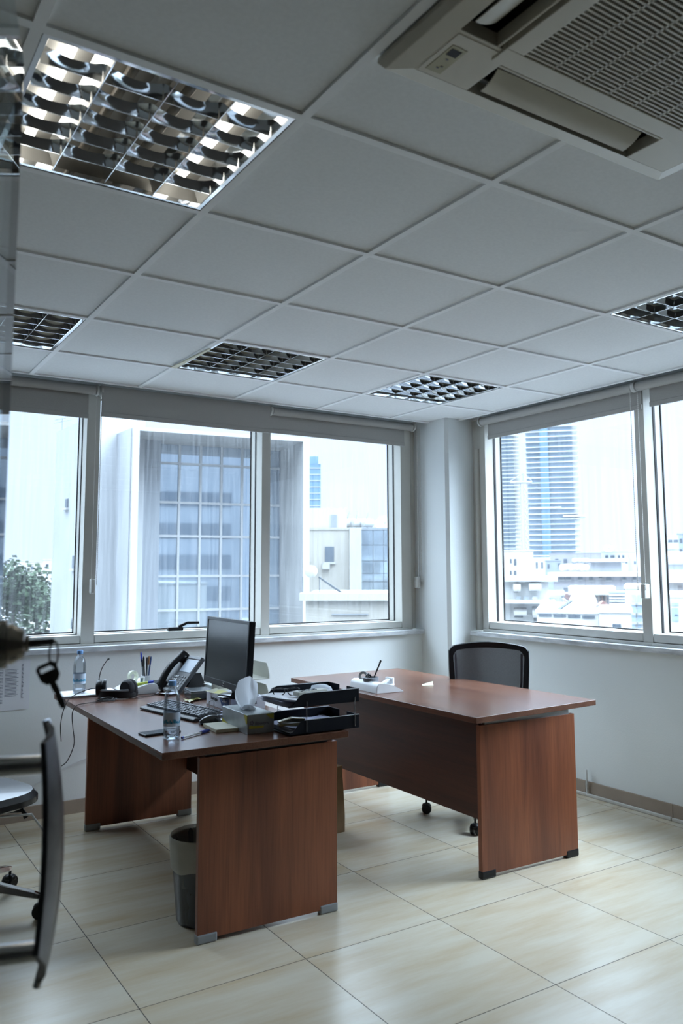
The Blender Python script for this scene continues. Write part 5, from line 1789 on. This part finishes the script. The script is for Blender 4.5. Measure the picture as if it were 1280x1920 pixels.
# crane
pcn = at(986, 1071, 300)
cr = thing('tower_crane', 'pale tower crane between the two glass towers', 'crane', (pcn.x, pcn.y, GZ))
ztc = at(986, 905, 300).z - GZ
m = MB()
for dx in (-.9, .9):
    for dy in (-.9, .9): m.tube([(dx, dy, 0), (dx, dy, ztc)], .16, 5)
k = 0
z = 0
while z < ztc - 2:
    m.tube([(-.9, -.9, z), (.9, -.9, z + 2.2)], .12, 5); m.tube([(.9, -.9, z), (-.9, -.9, z + 2.2)], .12, 5); z += 2.2
m.build('mast', OTAUPF, cr)
hd2 = Vector((RV.x, RV.y, 0)).normalized()
m = MB()
m.tube([hd2 * -5 + Vector((0, 0, ztc + .5)), hd2 * 3 + Vector((0, 0, ztc + .5))], .5, 6)
m.tube([Vector((0, 0, ztc)), Vector((0, 0, ztc + 4))], .35, 6)
m.tube([hd2 * -5 + Vector((0, 0, ztc + 1)), Vector((0, 0, ztc + 4)), hd2 * 3 + Vector((0, 0, ztc + 1))], .15, 5)
m.build('jib', OTAUPF, cr)

# ---- the low city, far to near
G2 = 'roofs of the low city'
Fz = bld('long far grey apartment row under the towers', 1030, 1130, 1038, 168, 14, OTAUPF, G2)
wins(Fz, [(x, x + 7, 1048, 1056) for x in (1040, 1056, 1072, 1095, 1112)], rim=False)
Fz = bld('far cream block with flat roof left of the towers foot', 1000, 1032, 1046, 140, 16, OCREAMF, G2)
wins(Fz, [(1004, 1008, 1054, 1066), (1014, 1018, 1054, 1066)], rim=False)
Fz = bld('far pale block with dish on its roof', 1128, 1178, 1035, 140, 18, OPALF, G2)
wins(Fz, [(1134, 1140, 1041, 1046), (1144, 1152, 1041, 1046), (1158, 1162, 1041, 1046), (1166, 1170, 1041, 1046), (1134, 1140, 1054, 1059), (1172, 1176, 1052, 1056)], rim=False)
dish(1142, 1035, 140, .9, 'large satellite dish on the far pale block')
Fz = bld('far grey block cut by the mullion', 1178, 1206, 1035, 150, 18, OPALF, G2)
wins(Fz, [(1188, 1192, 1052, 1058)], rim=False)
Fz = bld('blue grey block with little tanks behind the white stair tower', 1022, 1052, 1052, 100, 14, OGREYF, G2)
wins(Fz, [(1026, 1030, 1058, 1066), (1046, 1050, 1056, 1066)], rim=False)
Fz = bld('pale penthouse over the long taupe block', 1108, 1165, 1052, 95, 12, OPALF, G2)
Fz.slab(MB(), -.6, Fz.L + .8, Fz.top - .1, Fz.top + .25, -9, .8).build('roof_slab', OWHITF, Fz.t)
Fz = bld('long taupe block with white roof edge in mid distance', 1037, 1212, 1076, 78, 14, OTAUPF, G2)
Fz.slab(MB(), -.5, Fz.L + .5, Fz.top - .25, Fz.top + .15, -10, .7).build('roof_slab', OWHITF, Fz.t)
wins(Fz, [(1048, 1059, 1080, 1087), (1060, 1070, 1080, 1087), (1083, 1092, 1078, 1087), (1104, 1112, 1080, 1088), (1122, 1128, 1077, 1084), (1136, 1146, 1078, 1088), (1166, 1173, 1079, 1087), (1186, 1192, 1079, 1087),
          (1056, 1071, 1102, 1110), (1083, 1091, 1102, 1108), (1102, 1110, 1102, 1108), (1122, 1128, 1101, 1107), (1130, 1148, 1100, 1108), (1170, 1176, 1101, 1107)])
for k, x in enumerate((1080, 1088, 1096, 1058, 1066, 1074, 1086, 1094)):
    py = 1053 if k < 3 else 1066 + (k % 2)
    p = at(x, py + 4, 110 if k < 3 else 88)
    t = thing('roof_tank', 'small white water drum on the far roofs', 'tank', p, 0, 'white water drums on the far roofs')
    MB().tube([(-.6, 0, .4), (-.5, 0, .4), (.5, 0, .4), (.6, 0, .4)], [.2, .33, .33, .2], 12).build('drum', OWHITF, t, smooth=True)
# white stair tower and white villa with awnings
Fz = bld('white stair tower with two pairs of narrow windows', 925, 1000, 1034, 62, 9, OWHITF)
wins(Fz, [(956, 959, 1048, 1056), (963, 968, 1048, 1060), (956, 959, 1070, 1078), (963, 968, 1070, 1080)], rim=False)
Fv = bld('white villa with canvas awnings and outdoor units', 925, 1027, 1086, 46, 9, OWHITF)
Fv.slab(MB(), -.3, Fv.L + .5, Fv.top - .12, Fv.top + .16, -8, .55).build('cornice', OWHITF, Fv.t)
Fv.slab(MB(), 0, Fv.L + .3, Fv.hit(980, 1130)[1], Fv.hit(980, 1124)[1], 0, 1.0).build('balcony_edge', OWHITF, Fv.t)
wins(Fv, [(962, 971, 1104, 1111), (991, 1006, 1104, 1109), (964, 980, 1152, 1158), (1000, 1006, 1148, 1165)], rim=False)


def awning(F, x0, x1, y0, y1):
    u0, z1 = F.hit(x0, y0); u1, z0 = F.hit(x1, y1)
    o = F.o; rings = []
    for u in (u0, u1):
        ring = []
        for k in range(7):
            a = PI / 2 * k / 6
            p = F.P0 + F.d * u + F.n * (1.1 * math.sin(a))
            ring.append((p.x - o.x, p.y - o.y, z0 + (z1 - z0) * math.cos(a) - o.z))
        p = F.P0 + F.d * u + F.n * .02
        ring.append((p.x - o.x, p.y - o.y, z0 - o.z))
        rings.append(ring)
    MB().loft(rings).build('awning', mat('awning_canvas', (.17, .165, .16), .9, var=.1), F.t)


for a in ((962, 976, 1093, 1108), (991, 1014, 1092, 1107), (963, 987, 1139, 1152), (997, 1010, 1137, 1156)): awning(Fv, *a)
for k, x in enumerate((967, 981, 997)):
    u0, z1 = Fv.hit(x, 1118); u1, z0 = Fv.hit(x + 9, 1124)
    Fv.slab(MB(), u0, u1, z0, z1, 0.3, .7).build('outdoor_unit', OGREYF if k < 2 else OPALF, Fv.t)
heater(1043, 1140, 38, .52, 'large round tank solar heater beside the white villa')
t = heater(1078, 1150, 34, .55, 'grey solar collector on the flat white roof', tank=False, side=-1)
p = at(1093, 1144, 37)
t = thing('roof_tank', 'white drum lying on the flat white roof', 'tank', p, -yaw_w)
MB().tube([(-.6, 0, .35), (-.5, 0, .35), (.5, 0, .35), (.6, 0, .35)], [.15, .34, .34, .15], 20).build('drum', OWHITF, t, smooth=True)
MB().box(-.4, -.3, -.2, .2, 0, .1).box(.3, .4, -.2, .2, 0, .1).build('cradle', OGREYF, t)
# pergola shed
Fs_ = bld('roof shed with brown slatted screens and shallow roof', 1076, 1140, 1115, 52, 5, OTAUPF)
Fs_.slab(MB(), -.4, Fs_.L + .4, Fs_.top, Fs_.top + .5, -5, .5).build('roof', OPALF, Fs_.t)
sl = MB()
for k in range(11):
    u = Fs_.L * k / 10
    Fs_.slab(sl, u - .04, u + .04, Fs_.hit(1100, 1148)[1], Fs_.top, .0, .1)
sl.build('slats', mat('brown_slats', (.22, .15, .12), .8), Fs_.t)
Fl = bld('louvred roof screen of dark and white slats', 1140, 1170, 1112, 50, .6, OGREYF, cat='screen', zb=at(1150, 1140, 50).z, name='roof_screen')
sl = MB()
for k in range(6):
    z = Fl.top - .12 - k * .18
    Fl.slab(sl, 0, Fl.L, z - .045, z + .045, .02, .18)
sl.build('white_slats', OWHITF, Fl.t)
Fr_ = bld('small red tiled roof behind the round tank', 1056, 1072, 1116, 56, 3, OTILE, name='roof_house', cat='house')
# chimney house
p = at(1130, 1146, 38)
t = thing('roof_vent', 'tiny white vent house with red tiled cap', 'roof vent', p, -yaw_w)
MB().box(-.22, .22, -.15, .15, 0, .28).build('body', OWHITF, t)
MB().prism([(-.28, 0), (.28, 0), (0, .2)], -.18, .18, Matrix.Translation((0, 0, .28)) @ Matrix.Rotation(PI / 2, 4, 'X')).build('tiled_cap', OTILE, t)
# near white flat roof with window strip
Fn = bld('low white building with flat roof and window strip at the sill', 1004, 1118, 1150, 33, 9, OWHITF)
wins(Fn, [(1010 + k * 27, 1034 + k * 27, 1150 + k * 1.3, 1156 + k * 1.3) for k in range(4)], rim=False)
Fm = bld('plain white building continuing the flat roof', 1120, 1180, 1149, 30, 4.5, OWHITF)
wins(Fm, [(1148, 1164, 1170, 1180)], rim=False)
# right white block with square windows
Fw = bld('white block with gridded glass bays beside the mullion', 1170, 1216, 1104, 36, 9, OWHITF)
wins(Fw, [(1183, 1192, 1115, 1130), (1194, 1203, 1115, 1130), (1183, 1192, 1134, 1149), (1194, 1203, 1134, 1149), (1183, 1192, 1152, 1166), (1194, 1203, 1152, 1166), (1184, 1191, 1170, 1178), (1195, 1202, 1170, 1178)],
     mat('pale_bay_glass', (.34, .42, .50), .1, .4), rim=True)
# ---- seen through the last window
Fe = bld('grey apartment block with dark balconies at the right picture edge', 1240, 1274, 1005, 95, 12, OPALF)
for k in range(4):
    wins(Fe, [(1252, 1260, 1012 + k * 11, 1017 + k * 11), (1262, 1271, 1012 + k * 11, 1017 + k * 11)], rim=False)
    u0, z0 = Fe.hit(1250, 1022 + k * 11)
    if k: Fe.slab(MB(), 0, Fe.L, z0, z0 + .9, 0, 1.0).build('balcony', OWHITF, Fe.t)
Fe2 = bld('taller dark block behind the apartment block at the edge', 1272, 1310, 1001, 112, 10, OGREYF)
wins(Fe2, [(1274, 1279, 1010, 1018), (1274, 1279, 1030, 1038)], rim=False)
p = at(1268, 1060, 60)
t = thing('roof_tank', 'large white tank above the red roof at the picture edge', 'tank', p, -yaw_w)
MB().tube([(-.9, 0, .5), (-.8, 0, .5), (.9, 0, .5), (1.0, 0, .5)], [.3, .5, .5, .3], 20).build('drum', OWHITF, t, smooth=True)
MB().box(-.8, .8, -.2, .2, -.3, .05).build('stand', OGREYF, t)
Fg = bld('house with wide red tiled roof at the picture edge', 1236, 1300, 1092, 52, 8, OWHITF, name='house', cat='house')
o = Fg.o
rings = []
u0, u1 = -.5, Fg.L + .5
zr0, zr1 = Fg.top, Fg.hit(1260, 1069)[1]
def fp(u, out_, z):
    p = Fg.P0 + Fg.d * u + Fg.n * out_
    return (p.x - o.x, p.y - o.y, z - o.z)
MB().loft([[fp(u, .6, zr0), fp(u, -3, zr1), fp(u, -7, zr0)] for u in (u0, u1)]).build('tiled_roof', OTILE, Fg.t)
wins(Fg, [(1270, 1280, 1098, 1110)], mat('stone', (.35, .33, .33), .9, var=.3, scale=3), 'stone_panel', rim=False)
Fk = bld('white low building with glazed doors at the picture edge', 1236, 1300, 1120, 38, 8, OWHITF)
wins(Fk, [(1258, 1272, 1130, 1136), (1258, 1272, 1140, 1165), (1264, 1272, 1152, 1156)], mat('pale_bay_glass', (.34, .42, .50), .1, .4), rim=False)
